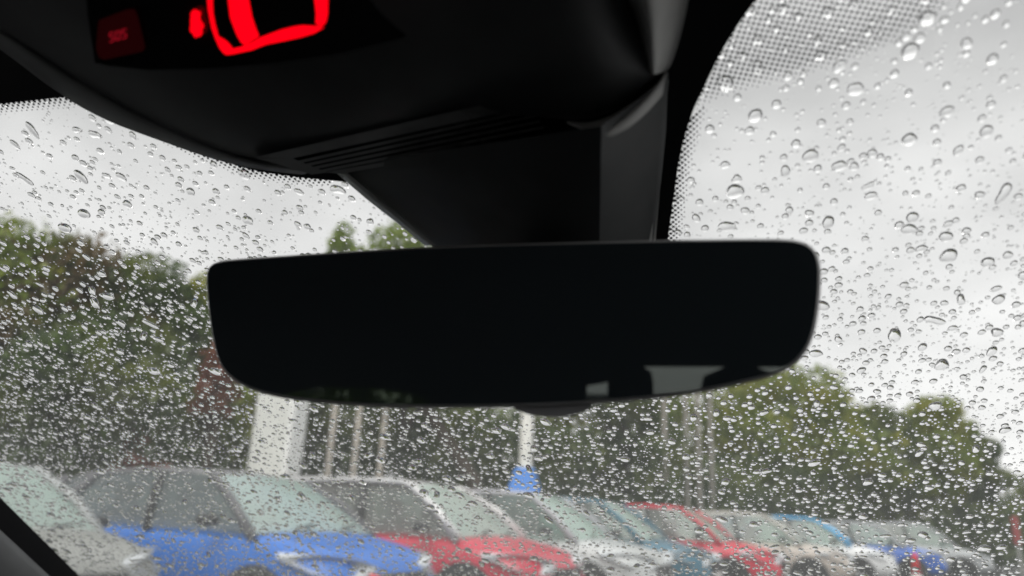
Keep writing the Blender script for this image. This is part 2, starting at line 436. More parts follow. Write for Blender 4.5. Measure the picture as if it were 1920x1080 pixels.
GR, PL = {}, []
AREA = 1.49 * .462 * 2 * 1e4          # cm2
big = darts(int(AREA * .25), .0020, .0040, 2.2, zl, GR, PL, .95)
med = darts(int(AREA * 3.3), .0010, .0021, 1.5, zm, GR, PL, .84)
sml = darts(int(AREA * 4.6), .00048, .0009, 1.2, zt, GR, PL, .9)
tin = darts(int(AREA * 5), .00022, .0005, 1.3, zt, GR, PL, 1.05)
def drop_mesh(ds, seg, rings, big_=False):
    ds = np.array(ds); n = len(ds); c, z, r = ds.T
    e1 = _L[None] + _W[None] * (-2 * GK * (c - GC))[:, None]; e1 /= np.linalg.norm(e1, axis=1)[:, None]
    e2 = np.tile(np.array(ZZ) - _W * COT, (n, 1)); e2 /= np.linalg.norm(e2, axis=1)[:, None]
    nn = np.cross(e1, e2); nn *= np.sign(nn @ _W)[:, None]
    base = gpos(c, z) + nn * .00506
    ph = np.arange(seg) / seg * 2 * math.pi
    asp = 1 + RNG.gamma(1.6, .16, n) * (1.0 if big_ else .3); asp = np.clip(asp, 1, 2.1)
    th = RNG.normal(0, .9, n)
    a = r * np.sqrt(asp); b = r / np.sqrt(asp)
    rho = np.ones((n, seg))
    amp = (.065 if big_ else .035)
    for h, k in ((2, .5), (3, .9), (4, .5), (5, .3)):
        rho += k * amp * RNG.normal(0, .7, n)[:, None] * np.cos(h * ph[None] + RNG.uniform(0, 6.28, n)[:, None])
    rho = np.clip(rho, .6, 1.5)
    if big_:    # a few are two drops run together: pinch the waist
        two = RNG.uniform(0, 1, n) < .13
        rho *= np.where(two[:, None], 1 - .28 * np.sin(ph)[None] ** 4, 1); a = np.where(two, a * 1.25, a)
    ox = a[:, None] * rho * np.cos(ph); oy = b[:, None] * rho * np.sin(ph)
    oy_s = 1.0
    ct, st = np.cos(th)[:, None], np.sin(th)[:, None]
    ox, oy = ox * ct - oy * st, (ox * st + oy * ct) * 1.15
    al = np.radians(RNG.uniform(54, 72, n)) ; hm = b * np.clip(rho.mean(1), .8, 1.1)
    hm *= np.clip(1.15 - .12 * (r / .002), .75, 1.1)
    Rr = 1 / np.sin(al)
    ring_rho = np.sin(np.linspace(1, 0, rings + 1)[:-1] * math.pi / 2)     # 1 .. small
    Vs = []
    def put(x, y, h):
        y = y - .04 * h
        return base[:, None] + x[..., None] * e1[:, None] + y[..., None] * e2[:, None] + h[..., None] * nn[:, None]
    for q in ring_rho:
        h = hm * (np.sqrt(np.maximum(Rr ** 2 - q * q, 0)) - Rr * np.cos(al))
        Vs.append(put(ox * q, oy * q, np.repeat(h[:, None], seg, 1)))
    h = hm * (Rr - Rr * np.cos(al)); Vs.append(put(np.zeros((n, 1)), np.zeros((n, 1)), h[:, None]))
    Vs.append(put(ox, oy, np.zeros((n, seg))))                               # separate base ring for a crisp edge
    Vv = np.concatenate(Vs, 1); per = Vv.shape[1]
    qs = []
    for j in range(rings - 1):
        for i in range(seg):
            k = (i + 1) % seg; qs.append((j * seg + i, j * seg + k, (j + 1) * seg + k, (j + 1) * seg + i))
    top = rings * seg; ts = [((rings - 1) * seg + i, (rings - 1) * seg + (i + 1) % seg, top) for i in range(seg)]
    bs = [tuple(top + 1 + i for i in range(seg))[::-1]]
    return Vv, per, np.array(qs)[:, ::-1], np.array(ts)[:, ::-1], np.array(bs)[:, ::-1]
def make_stuff(name, lists, label):
    Vall, Q, off = [], {}, 0
    for (ds, seg, rings, b) in lists:
        Vv, per, q, t, bs = drop_mesh(ds, seg, rings, b); n = len(Vv)
        o_ = (np.arange(n) * per)[:, None, None] + off
        for f in (q, t, bs): Q.setdefault(f.shape[1], []).append((f[None] + o_).reshape(-1, f.shape[1]))
        Vall.append(Vv.reshape(-1, 3)); off += n * per
    me = fast_mesh(name, np.concatenate(Vall), [np.concatenate(v) for v in Q.values()], True)
    o = link(name, me, MT['water']); tag(o, label, 'raindrops', kind='stuff'); return o
allbig = np.array(big); X, Y, D_ = project(gpos(allbig[:, 0], allbig[:, 1]))
Kk, _, _ = vis(allbig[:, 0], allbig[:, 1])
size = allbig[:, 2] / D_ * ((X > -10) & (X < 1930) & (Y > -10) & (Y < 1090) & (Kk > .9))
order = np.argsort(-size); first = [tuple(allbig[i]) for i in order[:300]]; rest = [tuple(allbig[i]) for i in order[300:]]
Vv, per, q, t, bs = drop_mesh(first, 24, 7, True)
for i in range(len(first)):
    ctr = Vv[i].mean(0)
    me = fast_mesh('raindrop', Vv[i] - ctr, [q, t, bs], True)
    o = link('raindrop', me, MT['water']); o.location = ctr
    xi, yi, _ = project(ctr[None]); xi, yi = float(xi[0]), float(yi[0])
    if inside(np.array([xi]), np.array([yi]), PATCH)[0]: where = 'on the dotted print at the top right of the windshield'
    elif xi > 1200 and yi < 700: where = 'on the windshield over the pale sky right of the mirror'
    elif xi > 960: where = 'on the windshield below the mirror, over the right trees and far cars'
    elif yi < 440: where = 'on the windshield over the sky left of the mirror, under the console'
    elif yi < 800 and xi < 420: where = 'on the windshield over the left trees beside the mirror end'
    else: where = 'on the windshield over the nearer cars below the mirror'
    tag(o, 'large clear raindrop ' + where, 'raindrop', 'large raindrops on the windshield')
make_stuff('small_rain', [(rest, 16, 5, True), (med, 12, 4, False), (sml, 8, 3, False), (tin, 5, 2, False)],
           'fine raindrops scattered all over the outside of the windshield')

# ------------------------------------------------------------------ cabin round the camera
cab = root('car_cabin', 'dark interior shell of the car round the viewer', 'car interior', kind='structure')
def cbox(name, c0, c1, f0, f1, z0, z1, m, parent=cab, bevel=0):
    v, f = box_vf((c0, f0, z0), (c1, f1, z1)); return mesh(name, v, f, m, parent, bevel=bevel)
CL, CR = -.80, .74
cbox('headliner', CL, CR, -2.2, .17, .275, .315, MT['liner'])
cbox('door_panel', CL - .05, CL, -2.2, .95, -1.0, -.20, MT['cabin'])
cbox('door_panel', CR, CR + .05, -2.2, .95, -1.0, -.22, MT['cabin'])
cbox('roof_rail', CL - .04, CL, -2.2, .2, .20, .31, MT['liner'])
cbox('roof_rail', CR, CR + .04, -2.2, .2, .22, .31, MT['liner'])
for s, cx in ((-1, CL), (1, CR)):
    cbox('centre_pillar', cx - .04, cx, -.84, -.60, -.2, .2, MT['cabin'])
    cbox('rear_pillar', cx - .04, cx + .02, -2.2, -2.08, -.2, .2, MT['cabin'])
    zz_ = [(-.80, .0), (-.90, .045), (-1.05, .060), (-1.45, .062), (-1.75, .050), (-2.0, .02), (-2.10, -.02)]
    v = [(cx - e_, f_, z_) for e_ in (0, .03) for f_, z_ in zz_ + [(-2.1, .2), (-.8, .2)]]
    mesh('window_frame', v, [tuple(range(9)), tuple(range(9, 18))[::-1]] + [(i, (i + 1) % 9, 9 + (i + 1) % 9, 9 + i) for i in range(9)], MT['cabin'], cab)
    cbox('rear_side_glass', cx - .02, cx - .016, -2.10, -.82, -.18, .07, MT['sidetint'])
cbox('cabin_floor', CL, CR, -2.2, .95, -1.02, -.98, MT['cabin'])
cbox('rear_wall', CL, CR, -2.26, -2.2, -1.0, -.05, MT['cabin'])
cbox('rear_header', CL, CR, -2.26, -2.2, .158, .31, MT['liner'])
cbox('rear_corner', CL, -.30, -2.26, -2.2, -.05, .158, MT['cabin'])
cbox('rear_corner', .46, CR, -2.26, -2.2, -.05, .158, MT['cabin'])
v, f = [(-.30, -2.2, .158), (-.30, -2.2, .085), (-.24, -2.2, .095), (-.17, -2.2, .12), (-.12, -2.2, .158)], [(0, 1, 2, 3, 4)]
v = v + [(x, y - .05, z) for x, y, z in v]; f = f + [(9, 8, 7, 6, 5)] + [(i, (i + 1) % 5, 5 + (i + 1) % 5, 5 + i) for i in range(5)]
mesh('corner_trim', v, f, MT['cabin'], cab)
cbox('rear_glass', -.31, .47, -2.235, -2.230, -.06, .165, MT['reartint'])
# dashboard under the glass and bonnet beyond
def loft(name, secs, m, parent, smooth=True):
    V, F = [], []; n = len(secs[0])
    for s in secs: V += s
    for j in range(len(secs) - 1):
        for i in range(n - 1): a = j * n + i; F.append((a, a + 1, a + n + 1, a + n))
    return mesh(name, V, F, m, parent, smooth)
cc = np.linspace(CL + .01, CR - .01, 12)
loft('dashboard', [[(c, f, z) for c in cc] for f, z in ((.50, -.75), (.48, -.40), (.53, -.32), (.75, -.285), (.96, -.27))], MT['cabin'], cab)
loft('bonnet', [[(c, f - .18 * abs(c / .8) ** 2.5, z - .07 * abs(c / .8) ** 3) for c in np.linspace(-.86, .82, 16)] for f, z in ((.98, -.245), (1.3, -.262), (1.7, -.29), (2.05, -.335), (2.25, -.40), (2.32, -.60), (2.33, -.9))], MT['bonnet'], cab)
loft('roof_skin', [[(c, f, z - .04 * abs(c / .8) ** 3) for c in np.linspace(-.86, .82, 16)] for f, z in ((-2.3, .28), (-1.2, .36), (-.3, .37), (.12, .345), (.2, .30))], MT['bonnet'], cab)

# left A pillar: edge runs through two pixels on the glass
pa, pb = on_glass(0, 920, -.004), on_glass(160, 1080, -.004)
def A_(t, off=0.0, inw=0.0):    # t along pillar (0..1 between the two pixel points)
    return pa + (pb - pa) * t
ax = (pb - pa).normalized(); vd = (pa - EYE).normalized()
side = ax.cross(vd).normalized()
if side.dot(-UP) < 0: side = -side            # towards lower left of the picture
V, F = [], []
prof = [(0, 0), (.006, -.002), (.017, -.003), (.018, -.012), (.022, -.018), (.034, -.024), (.050, -.024), (.085, -.010), (.13, .03), (.16, .08), (.03, .09), (0, .03)]
ts = np.linspace(-6, 4, 24)
secs = []
for t in ts:
    p = A_(t); secs.append([p + side * s_ + vd * d_ for s_, d_ in prof])
def pillar_piece(name, i0, i1, m):
    V, F = [], []; n = i1 - i0 + 1
    for s in secs: V += s[i0:i1 + 1]
    for j in range(len(secs) - 1):
        for i in range(n - 1): a = j * n + i; F.append((a, a + 1, a + n + 1, a + n))
    return mesh(name, V, F, m, cab, smooth=True, world=True)
pillar_piece('pillar_glass_print', 0, 2, MT['frit'])
pillar_piece('pillar_trim', 2, 11, MT['pillar'])

# ------------------------------------------------------------------ overhead console
con = root('overhead_console', 'black overhead console with red backlit icons above the mirror', 'overhead console')
def sheet_px(name, polys, m, parent, smooth=True, subsurf=2, back=0.012):
    """polys: rows of (px,py,inset below the glass depth); a curved skin with a turned-in back"""
    V, F = [], []; n = len(polys[0])
    for r_ in polys:
        for (x, y, d) in r_: V.append(P(x, y, ws(x, y) - d))
    k = len(polys)
    for j in range(k - 1):
        for i in range(n - 1): a = j * n + i; F.append((a, a + 1, a + n + 1, a + n))
    return mesh(name, V, F, m, parent, smooth, world=True, subsurf=subsurf)
# main moulding: rows go from the windshield-side silhouette up towards the roof
xs0 = [-150, 0, 65, 130, 230, 330, 430, 500, 560]
body = [
 # far side (turned up behind the silhouette, hidden)
 [(-220, 40, .001), (-10, 75, .001), (120, 160, .001), (235, 214, .001), (335, 258, .001), (420, 288, .001), (500, 300, .001), (640, 285, .001), (800, 250, .002), (940, 215, .002), (1030, 215, .002), (1110, 225, .004), (1190, 178, .003), (1240, 120, .003)],
 # silhouette
 [(-220, -10, .010), (-10, 52, .010), (125, 148, .010), (228, 208, .010), (330, 262, .010), (430, 300, .010), (500, 313, .012), (640, 285, .016), (800, 250, .018), (940, 213, .020), (1030, 228, .020), (1120, 242, .018), (1228, 168, .014), (1258, 118, .012)],
 # just inside
 [(-220, -60, .020), (0, -10, .024), (140, 90, .025), (235, 150, .026), (345, 215, .026), (430, 262, .026), (505, 280, .028), (640, 255, .034), (800, 215, .040), (940, 180, .044), (1040, 175, .046), (1130, 168, .044), (1190, 132, .036), (1212, 112, .030)],
 [(-220, -120, .030), (0, -80, .034), (130, 10, .036), (240, 60, .038), (350, 110, .038), (440, 150, .038), (520, 180, .040), (650, 160, .046), (800, 120, .054), (940, 90, .060), (1050, 75, .060), (1120, 55, .054), (1165, 20, .042), (1190, 0, .030)],
 [(-220, -260, .034), (0, -220, .038), (120, -140, .040), (240, -120, .040), (350, -110, .040), (450, -100, .042), (550, -90, .044), (680, -90, .050), (800, -95, .058), (930, -100, .064), (1040, -110, .062), (1090, -120, .056), (1120, -130, .045), (1140, -140, .030)],
]
body.append([(x * 1.0, y - 420, d * .9) for x, y, d in body[-1]])
sheet_px('console_body', body, MT['console'], con, subsurf=2)
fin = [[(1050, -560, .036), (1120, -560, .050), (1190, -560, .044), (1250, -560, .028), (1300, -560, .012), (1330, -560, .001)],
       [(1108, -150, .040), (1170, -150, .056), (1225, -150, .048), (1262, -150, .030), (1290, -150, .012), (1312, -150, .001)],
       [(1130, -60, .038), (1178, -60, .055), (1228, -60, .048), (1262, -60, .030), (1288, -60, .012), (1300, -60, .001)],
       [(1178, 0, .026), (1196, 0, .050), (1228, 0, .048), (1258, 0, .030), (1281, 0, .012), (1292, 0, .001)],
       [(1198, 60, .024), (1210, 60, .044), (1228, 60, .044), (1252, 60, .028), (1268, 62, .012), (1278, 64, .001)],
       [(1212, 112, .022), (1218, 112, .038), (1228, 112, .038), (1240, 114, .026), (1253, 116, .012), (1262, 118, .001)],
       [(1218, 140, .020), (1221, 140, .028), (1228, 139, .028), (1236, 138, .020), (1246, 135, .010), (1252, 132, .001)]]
sheet_px('console_fin', fin, MT['shoulder_lit'], con, subsurf=2)  # its lighter grey carries the daylight on the console's right flank
sheet_px('shoulder_lip', [[(1050, 222, .022), (1118, 238, .022), (1226, 166, .018), (1256, 122, .013)], [(1070, 236, .046), (1124, 250, .062), (1200, 196, .040), (1246, 152, .0185)], [(1090, 240, .064), (1127, 268, .066), (1195, 226, .045), (1243, 176, .020)], [(1100, 245, .058), (1128, 275, .058), (1192, 235, .036), (1241, 186, .012)]], MT['shoulder_lit'], con, subsurf=2)  # lit bevel put into the same lighter grey
# rim strip that catches light on the left edge
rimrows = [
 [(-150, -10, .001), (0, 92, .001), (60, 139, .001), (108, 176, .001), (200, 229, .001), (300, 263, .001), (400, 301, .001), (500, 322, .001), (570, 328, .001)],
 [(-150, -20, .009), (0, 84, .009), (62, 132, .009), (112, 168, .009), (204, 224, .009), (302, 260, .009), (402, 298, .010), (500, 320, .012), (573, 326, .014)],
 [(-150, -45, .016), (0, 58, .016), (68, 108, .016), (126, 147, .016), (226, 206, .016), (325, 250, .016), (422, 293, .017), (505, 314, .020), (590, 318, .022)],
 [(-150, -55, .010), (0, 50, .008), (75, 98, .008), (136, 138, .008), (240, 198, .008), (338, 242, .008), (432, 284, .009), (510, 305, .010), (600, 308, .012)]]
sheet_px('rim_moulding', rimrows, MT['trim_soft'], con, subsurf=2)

def patch(name, pts, off, thick, m, parent, depth=None):
    """flat slab laid on the console: pts in px, front face at depth(px,py)"""
    V = []; n = len(pts)
    for x, y in pts: V.append(P(x, y, depth(x, y) - off))
    for x, y in pts: V.append(P(x, y, depth(x, y) - off + thick))
    F = [tuple(range(n)), tuple(range(n, 2 * n))[::-1]] + [(i, (i + 1) % n, n + (i + 1) % n, n + i) for i in range(n)]
    return mesh(name, V, F, m, parent, world=True)
# glossy switch panel: a plane tilted with the console underside
_pb = (1 / ws(630, 40) - 1 / ws(230, 40)) / 400; _pc = (1 / ws(430, 110) - 1 / ws(430, -30)) / 140
def pdepth(x, y):       # a truly flat panel: linear in 1 / depth
    return 1 / (1 / (ws(430, 40) - .056) + (x - 430) * _pb + (y - 40) * _pc)
patch('switch_panel', [(150, -140), (165, 30), (178, 118), (200, 123), (280, 131), (400, 128), (520, 118), (640, 100), (760, 70), (800, -140)], 0, .03, MT['gloss'], con, pdepth)
patch('sos_button', [(184, 45), (186, 38), (238, 18), (252, 17), (258, 30), (272, 88), (268, 96), (196, 112), (186, 108), (180, 90)], .0015, .003, MT['button'], con, pdepth)
def icon(name, polys, m, off=.0004, th=.0003):
    V, F = [], []
    for pts in polys:
        n = len(pts); b = len(V)
        for x, y in pts: V.append(P(x, y, pdepth(x, y) - off))
        for x, y in pts: V.append(P(x, y, pdepth(x, y) - off + th))
        F += [tuple(b + i for i in range(n)), tuple(b + n + i for i in range(n))[::-1]] + [(b + i, b + (i + 1) % n, b + n + (i + 1) % n, b + n + i) for i in range(n)]
    return mesh(name, V, F, m, con, world=True)
blob = [(362, 19), (367, 15.5), (372, 17), (375, 20), (380, 19), (381, 24), (379, 33), (382, 40), (388, 46), (388, 52), (384, 56), (385, 64), (380, 70), (375, 70), (370, 73), (366, 70), (363, 64), (358, 61), (356, 56), (358, 50), (357.5, 37), (359, 30), (358, 23)]
icon('lamp_icon', [[(371 + (x - 371) * .8 - 3, 44 + (y - 44) * .92) for x, y in blob]], MT['red'], .0022)
icon('car_icon', [[(392, -70), (389, 0), (391, 22), (397, 52), (404, 72), (412, 90), (419, 99), (424, 102.5), (430, 100), (436, 91), (430, 83), (424, 77), (416, 72), (409, 68), (403, 45), (399, 25), (398, 0), (402, -70)],
                  [(425, -70), (428, 0), (432, 33), (443, 62), (450, 76), (458, 85), (468, 79), (478, 72.5), (485.5, 68), (478, 50), (472, 31), (466, 0), (460, -70)],
                  [(424, 102.6), (437, 101), (472, 93.5), (499, 83), (530, 77), (560, 70.6), (589, 62), (607.5, 51), (600, 49.3), (585, 49), (566, 48), (548, 51), (528, 56), (505, 64.5), (487, 71.2), (470, 81), (455, 87.5), (437, 91.8), (431, 94)],
                  [(586, -70), (590, 0), (593, 25), (592, 44), (598, 47.5), (605, 48), (611, 41), (614, 25), (614.5, 0), (612, -70)]], MT['red'])
def stroke(pts, w):
    polys = []
    for (x0, y0), (x1, y1) in zip(pts, pts[1:]):
        dx, dy = x1 - x0, y1 - y0; L = math.hypot(dx, dy); ux, uy = dx / L * w / 2, dy / L * w / 2
        polys.append([(x0 - ux - uy, y0 - uy + ux), (x1 + ux - uy, y1 + uy + ux), (x1 + ux + uy, y1 + uy - ux), (x0 - ux + uy, y0 - uy - ux)])
    return polys
def letter(ch, ox, oy, s=1.0):
    g = {'S': [(8, 1), (2, 0), (0, 4), (2, 7.5), (7, 9), (9, 13), (7, 17), (1, 17)], 'O': [(4, 0), (1, 3), (0, 9), (2, 16), (5, 17.5), (8, 15), (9, 8), (7, 2), (4, 0)]}[ch]
    return [(ox + x * s, oy + (y - x * .25) * s) for x, y in g]
lt = []
for ch, ox, oy in (('S', 205, 62), ('O', 216.5, 59), ('S', 228, 56)): lt += stroke(letter(ch, ox, oy), 1.7)
icon('sos_lettering', lt, MT['red_dim'], .0022, .0002)

# vent grille: a panel with raised slats
vg = empty('vent_grille', (0, 0, 0)); vg.parent = con
def lerp(a, b, t): return (a[0] + (b[0] - a[0]) * t, a[1] + (b[1] - a[1]) * t)
TL, TR, BR, BL = (500, 296), (940, 203), (960, 250), (640, 324)
def vd_(x, y): return ws(x, y) + max(0, x - 880) * .00022 - .025 - .012 * (330 - y) / 100
def slab(name, quad, off, thick, m, parent, n=14):
    a, b, c, d = quad; V, F = [], []
    for i in range(n + 1):
        t = i / n; p, q = lerp(a, b, t), lerp(d, c, t)
        for (x, y) in (p, q): V.append(P(x, y, vd_(x, y) - off))
        for (x, y) in (q, p): V.append(P(x, y, vd_(x, y) - off + thick))
    for i in range(n):
        k = i * 4
        for e in range(4): F.append((k + e, k + (e + 1) % 4, k + 4 + (e + 1) % 4, k + 4 + e))
    F += [(3, 2, 1, 0), tuple(n * 4 + e for e in range(4))]
    inv_ = rootmat(con).inverted()
    return mesh(name, [inv_ @ v for v in V], F, m, parent)
slab('vent_backing', [(480, 297), (1020, 175), (1030, 252), (640, 326)], -.006, .004, MT['slot'], vg)
slab('vent_frame', [(478, 295), (1010, 172), (1012, 196), (548, 297)], 0, .010, MT['trim_soft'], vg)
slab('vent_frame', [(478, 296), (549, 297), (614, 323.5), (585, 327)], 0, .010, MT['trim_soft'], vg, 3)
y0 = [(553, 303), (566, 309), (581, 314.5), (597, 319.5)]
for i, (x, y) in enumerate(y0):
    e = 1000 + i * 6; ye = 203 + i * 11
    slab('slat', [(x - 1, y - .2), (e, ye), (e + 2, ye + 5.2), (x + 8, y + 3.2)], 0, .006, MT['trim_soft'], vg)
slab('vent_frame', [(608, 323), (1010, 254), (1012, 257), (640, 326)], 0, .008, MT['trim_soft'], vg)

# ------------------------------------------------------------------ camera and sensor cover behind the mirror
hs = root('sensor_cover', 'tapering black plastic sensor cover between the windshield and the mirror', 'sensor cover')
def solid_px(name, rows, m, parent, bevel=.003, smooth=False):
    V, F = [], []; n = len(rows[0])
    for r_ in rows:
        for (x, y, d) in r_: V.append(P(x, y, ws(x, y) - d))
    k = len(rows)
    for j in range(k - 1):
        for i in range(n - 1): a = j * n + i; F.append((a, a + 1, a + n + 1, a + n))
    return mesh(name, V, F, m, parent, smooth, world=True, bevel=bevel)
lf = [[(645, 300, .002), (652, 310, .012), (800, 285, .045), (960, 262, .058), (1128, 236, .062)],
      [(640, 323, .002), (660, 326, .013), (810, 315, .045), (970, 300, .058), (1127, 280, .062)],
      [(700, 373, .002), (724, 376, .013), (850, 372, .040), (985, 365, .052), (1126, 350, .056)],
      [(805, 457, .002), (830, 460, .013), (905, 460, .036), (1010, 460, .046), (1124, 460, .050)],
      [(890, 530, .002), (910, 530, .012), (960, 530, .030), (1040, 530, .040), (1120, 530, .044)]]
solid_px('left_face', lf, MT['housing'], hs, 0, True)
rf = [[(1128, 236, .062), (1185, 196, .040), (1243, 150, .018), (1253, 135, .014), (1254, 133, .001)],
      [(1127, 280, .062), (1184, 262, .040), (1238, 250, .016), (1248, 248, .013), (1249, 247, .001)],
      [(1126, 350, .056), (1180, 345, .037), (1229, 340, .015), (1239, 339, .012), (1240, 339, .001)],
      [(1124, 460, .050), (1172, 460, .034), (1215, 460, .014), (1224, 460, .011), (1225, 460, .001)],
      [(1120, 530, .044), (1165, 530, .030), (1205, 530, .013), (1215, 530, .010), (1216, 530, .001)]]
solid_px('right_face', rf, MT['housing'], hs, 0, True)

def edge_highlight(name, pts, w, m, out):  # added pale strip: highlight along the cover's bevel put into colour
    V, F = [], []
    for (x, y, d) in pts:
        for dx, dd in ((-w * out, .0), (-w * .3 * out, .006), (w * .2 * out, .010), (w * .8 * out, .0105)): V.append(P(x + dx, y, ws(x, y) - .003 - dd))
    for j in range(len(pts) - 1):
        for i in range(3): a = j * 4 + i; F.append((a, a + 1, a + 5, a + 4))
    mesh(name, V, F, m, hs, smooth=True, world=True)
edge_highlight('edge_highlight', [(1247, 150, .016), (1243, 200, .016), (1239, 250, .015), (1232, 340, .014), (1222, 460, .012)], 7, MT['edge'], -1)
edge_highlight('edge_highlight', [(637, 320, .006), (700, 374, .006), (750, 413, .006), (808, 460, .006)], 12, MT['edge'], 1)

# ------------------------------------------------------------------ rear view mirror
rv = root('rear_view_mirror', 'wide frameless rear view mirror hanging from the windshield, dark in reflection', 'mirror')
MY, MTILT = R(13.5), R(4.6)
mn = Vector((-math.sin(MY) * math.cos(MTILT), -math.cos(MY) * math.cos(MTILT), -math.sin(MTILT)))
MC = P(962, 605, .30)
def on_mirror(px, py, back=0.0):
    D = ray(px, py); q = MC - mn * back
    t = (q - EYE).dot(mn) / D.dot(mn); return EYE + D * t
ol = [(430, 485), (520, 479), (600, 473.5), (700, 467), (800, 461), (900, 457.5), (1000, 454.5), (1100, 452), (1200, 449.5), (1300, 447.5), (1400, 446), (1470, 446), (1500, 449.5), (1520, 458), (1533, 473), (1539, 492), (1541, 515),
      (1539, 560), (1533, 605), (1523, 640), (1510, 664), (1490, 685), (1460, 701), (1430, 711), (1400, 718), (1350, 729), (1300, 738), (1250, 745), (1200, 750.5), (1100, 758), (1000, 763), (880, 765), (740, 764.5), (680, 762), (620, 757.5), (560, 751), (520, 745), (480, 735), (450, 722), (425, 704), (411, 685), (402, 660), (394, 620), (388, 575), (384.5, 530), (385.5, 510), (392, 497), (405, 489)]
def smooth_closed(pts, it=2):
    for _ in range(it):
        out = []
        for i in range(len(pts)):
            a, b = pts[i], pts[(i + 1) % len(pts)]
            out += [(a[0] * .75 + b[0] * .25, a[1] * .75 + b[1] * .25), (a[0] * .25 + b[0] * .75, a[1] * .25 + b[1] * .75)]
        pts = out
    return pts
ol = smooth_closed(ol, 1)
W3 = [on_mirror(*p) for p in ol]; ctr = sum(W3, Vector()) / len(W3)
def inset(ps, d, back):
    out = []; n = len(ps)
    for i in range(n):
        t = (ps[(i + 1) % n] - ps[i - 1]).normalized(); q = mn.cross(t)
        if q.dot(ctr - ps[i]) < 0: q = -q
        out.append(ps[i] + q * d - mn * back)
    return out
n = len(W3)
front = inset(W3, .0013, -.0004)
mesh('mirror_glass', front, [tuple(range(n))], MT['mirror'], rv, world=True)
rings_ = [inset(W3, .0013, -.0004), inset(W3, .0005, 0.0002), inset(W3, 0, .0012), inset(W3, .0002, .0035)]
V = sum(rings_, []); F = [(j * n + i, j * n + (i + 1) % n, (j + 1) * n + (i + 1) % n, (j + 1) * n + i) for j in range(3) for i in range(n)]
mesh('mirror_bezel', V, F, MT['rim'], rv, smooth=True, world=True)
rings_ = [inset(W3, .0004, .0036), inset(W3, .0016, .010), inset(W3, .006, .018), inset(W3, .016, .026), inset(W3, .028, .030)]
V = sum(rings_, []); F = [(j * n + i, j * n + (i + 1) % n, (j + 1) * n + (i + 1) % n, (j + 1) * n + i) for j in range(4) for i in range(n)] + [tuple(4 * n + i for i in range(n))]
mesh('mirror_shell', V, F, MT['trim'], rv, smooth=True, world=True)
# grey cap under the middle
def cap(name, x0, x1, ytop, ydrop, m):
    V, F = [], []; N = 22
    for j, (b, s) in enumerate(((.0038, 1.0), (.010, 1.0), (.018, .9), (.024, .7))):
        for i in range(N + 1):
            t = i / N; x = x0 + (x1 - x0) * (.5 + (t - .5) * s); y = ytop + ydrop * s * math.sin(math.pi * t) ** .55
            V.append(on_mirror(x, y - 4, b))
    for j in range(3):
        for i in range(N): a = j * (N + 1) + i; F.append((a, a + 1, a + N + 2, a + N + 1))
    F.append(tuple(range(N + 1)))
    return mesh(name, V, F, m, rv, smooth=False, world=True)
cap('button_housing', 958, 1112, 762, 24, MT['lump'])
sv, sf = tube_vf([P(1010, 560, .33), P(1020, 540, .345), P(1030, 510, .365)], [.014, .016, .018], 14)
mesh('mirror_stem', sv, sf, MT['trim'], rv, smooth=True, world=True)

# ------------------------------------------------------------------ seats seen in the mirror
def headrest(c, f, z, w, h, label):
    t = empty('car_seat', carp(c, f, -.98), -YAW, label, 'car seat')
    zz = z + .98
    def rb(cx, w_, d_, z0, z1, name, pw=3):
        V, F = [], []; N = 20; K = 7
        for j in range(K + 1):
            v = -1 + 2 * j / K; s = (1 - abs(v) ** 4) ** .25 if abs(v) < 1 else .02; s = max(s, .3)
            for i in range(N):
                a = 2 * math.pi * i / N; ca, sa = math.cos(a), math.sin(a)
                q = (abs(ca) ** pw + abs(sa) ** pw) ** (-1 / pw)
                V.append((cx + w_ / 2 * s * q * ca, d_ / 2 * s * q * sa, (z0 + z1) / 2 + (z1 - z0) / 2 * v))
        for j in range(K):
            for i in range(N): k = (i + 1) % N; F.append((j * N + i, j * N + k, (j + 1) * N + k, (j + 1) * N + i))
        F += [tuple(range(N))[::-1], tuple(K * N + i for i in range(N))]
        mesh(name, V, F, MT['seat'], t, smooth=True)
    rb(0, w, .12, zz - h, zz, 'headrest'); rb(0, .5, .16, zz - h - .62, zz - h - .05, 'backrest'); rb(0, .52, .5, zz - h - .78, zz - h - .58, 'cushion')
headrest(-.52, -.72, -.02, .26, .19, 'front passenger seat left of the centre line, behind the viewer')
headrest(.225, -1.92, .150, .25, .24, 'right rear seat with a round headrest reflected at the mirror lower right')
headrest(-.125, -1.95, .16, .15, .22, 'middle rear seat with a narrow headrest reflected low in the mirror')
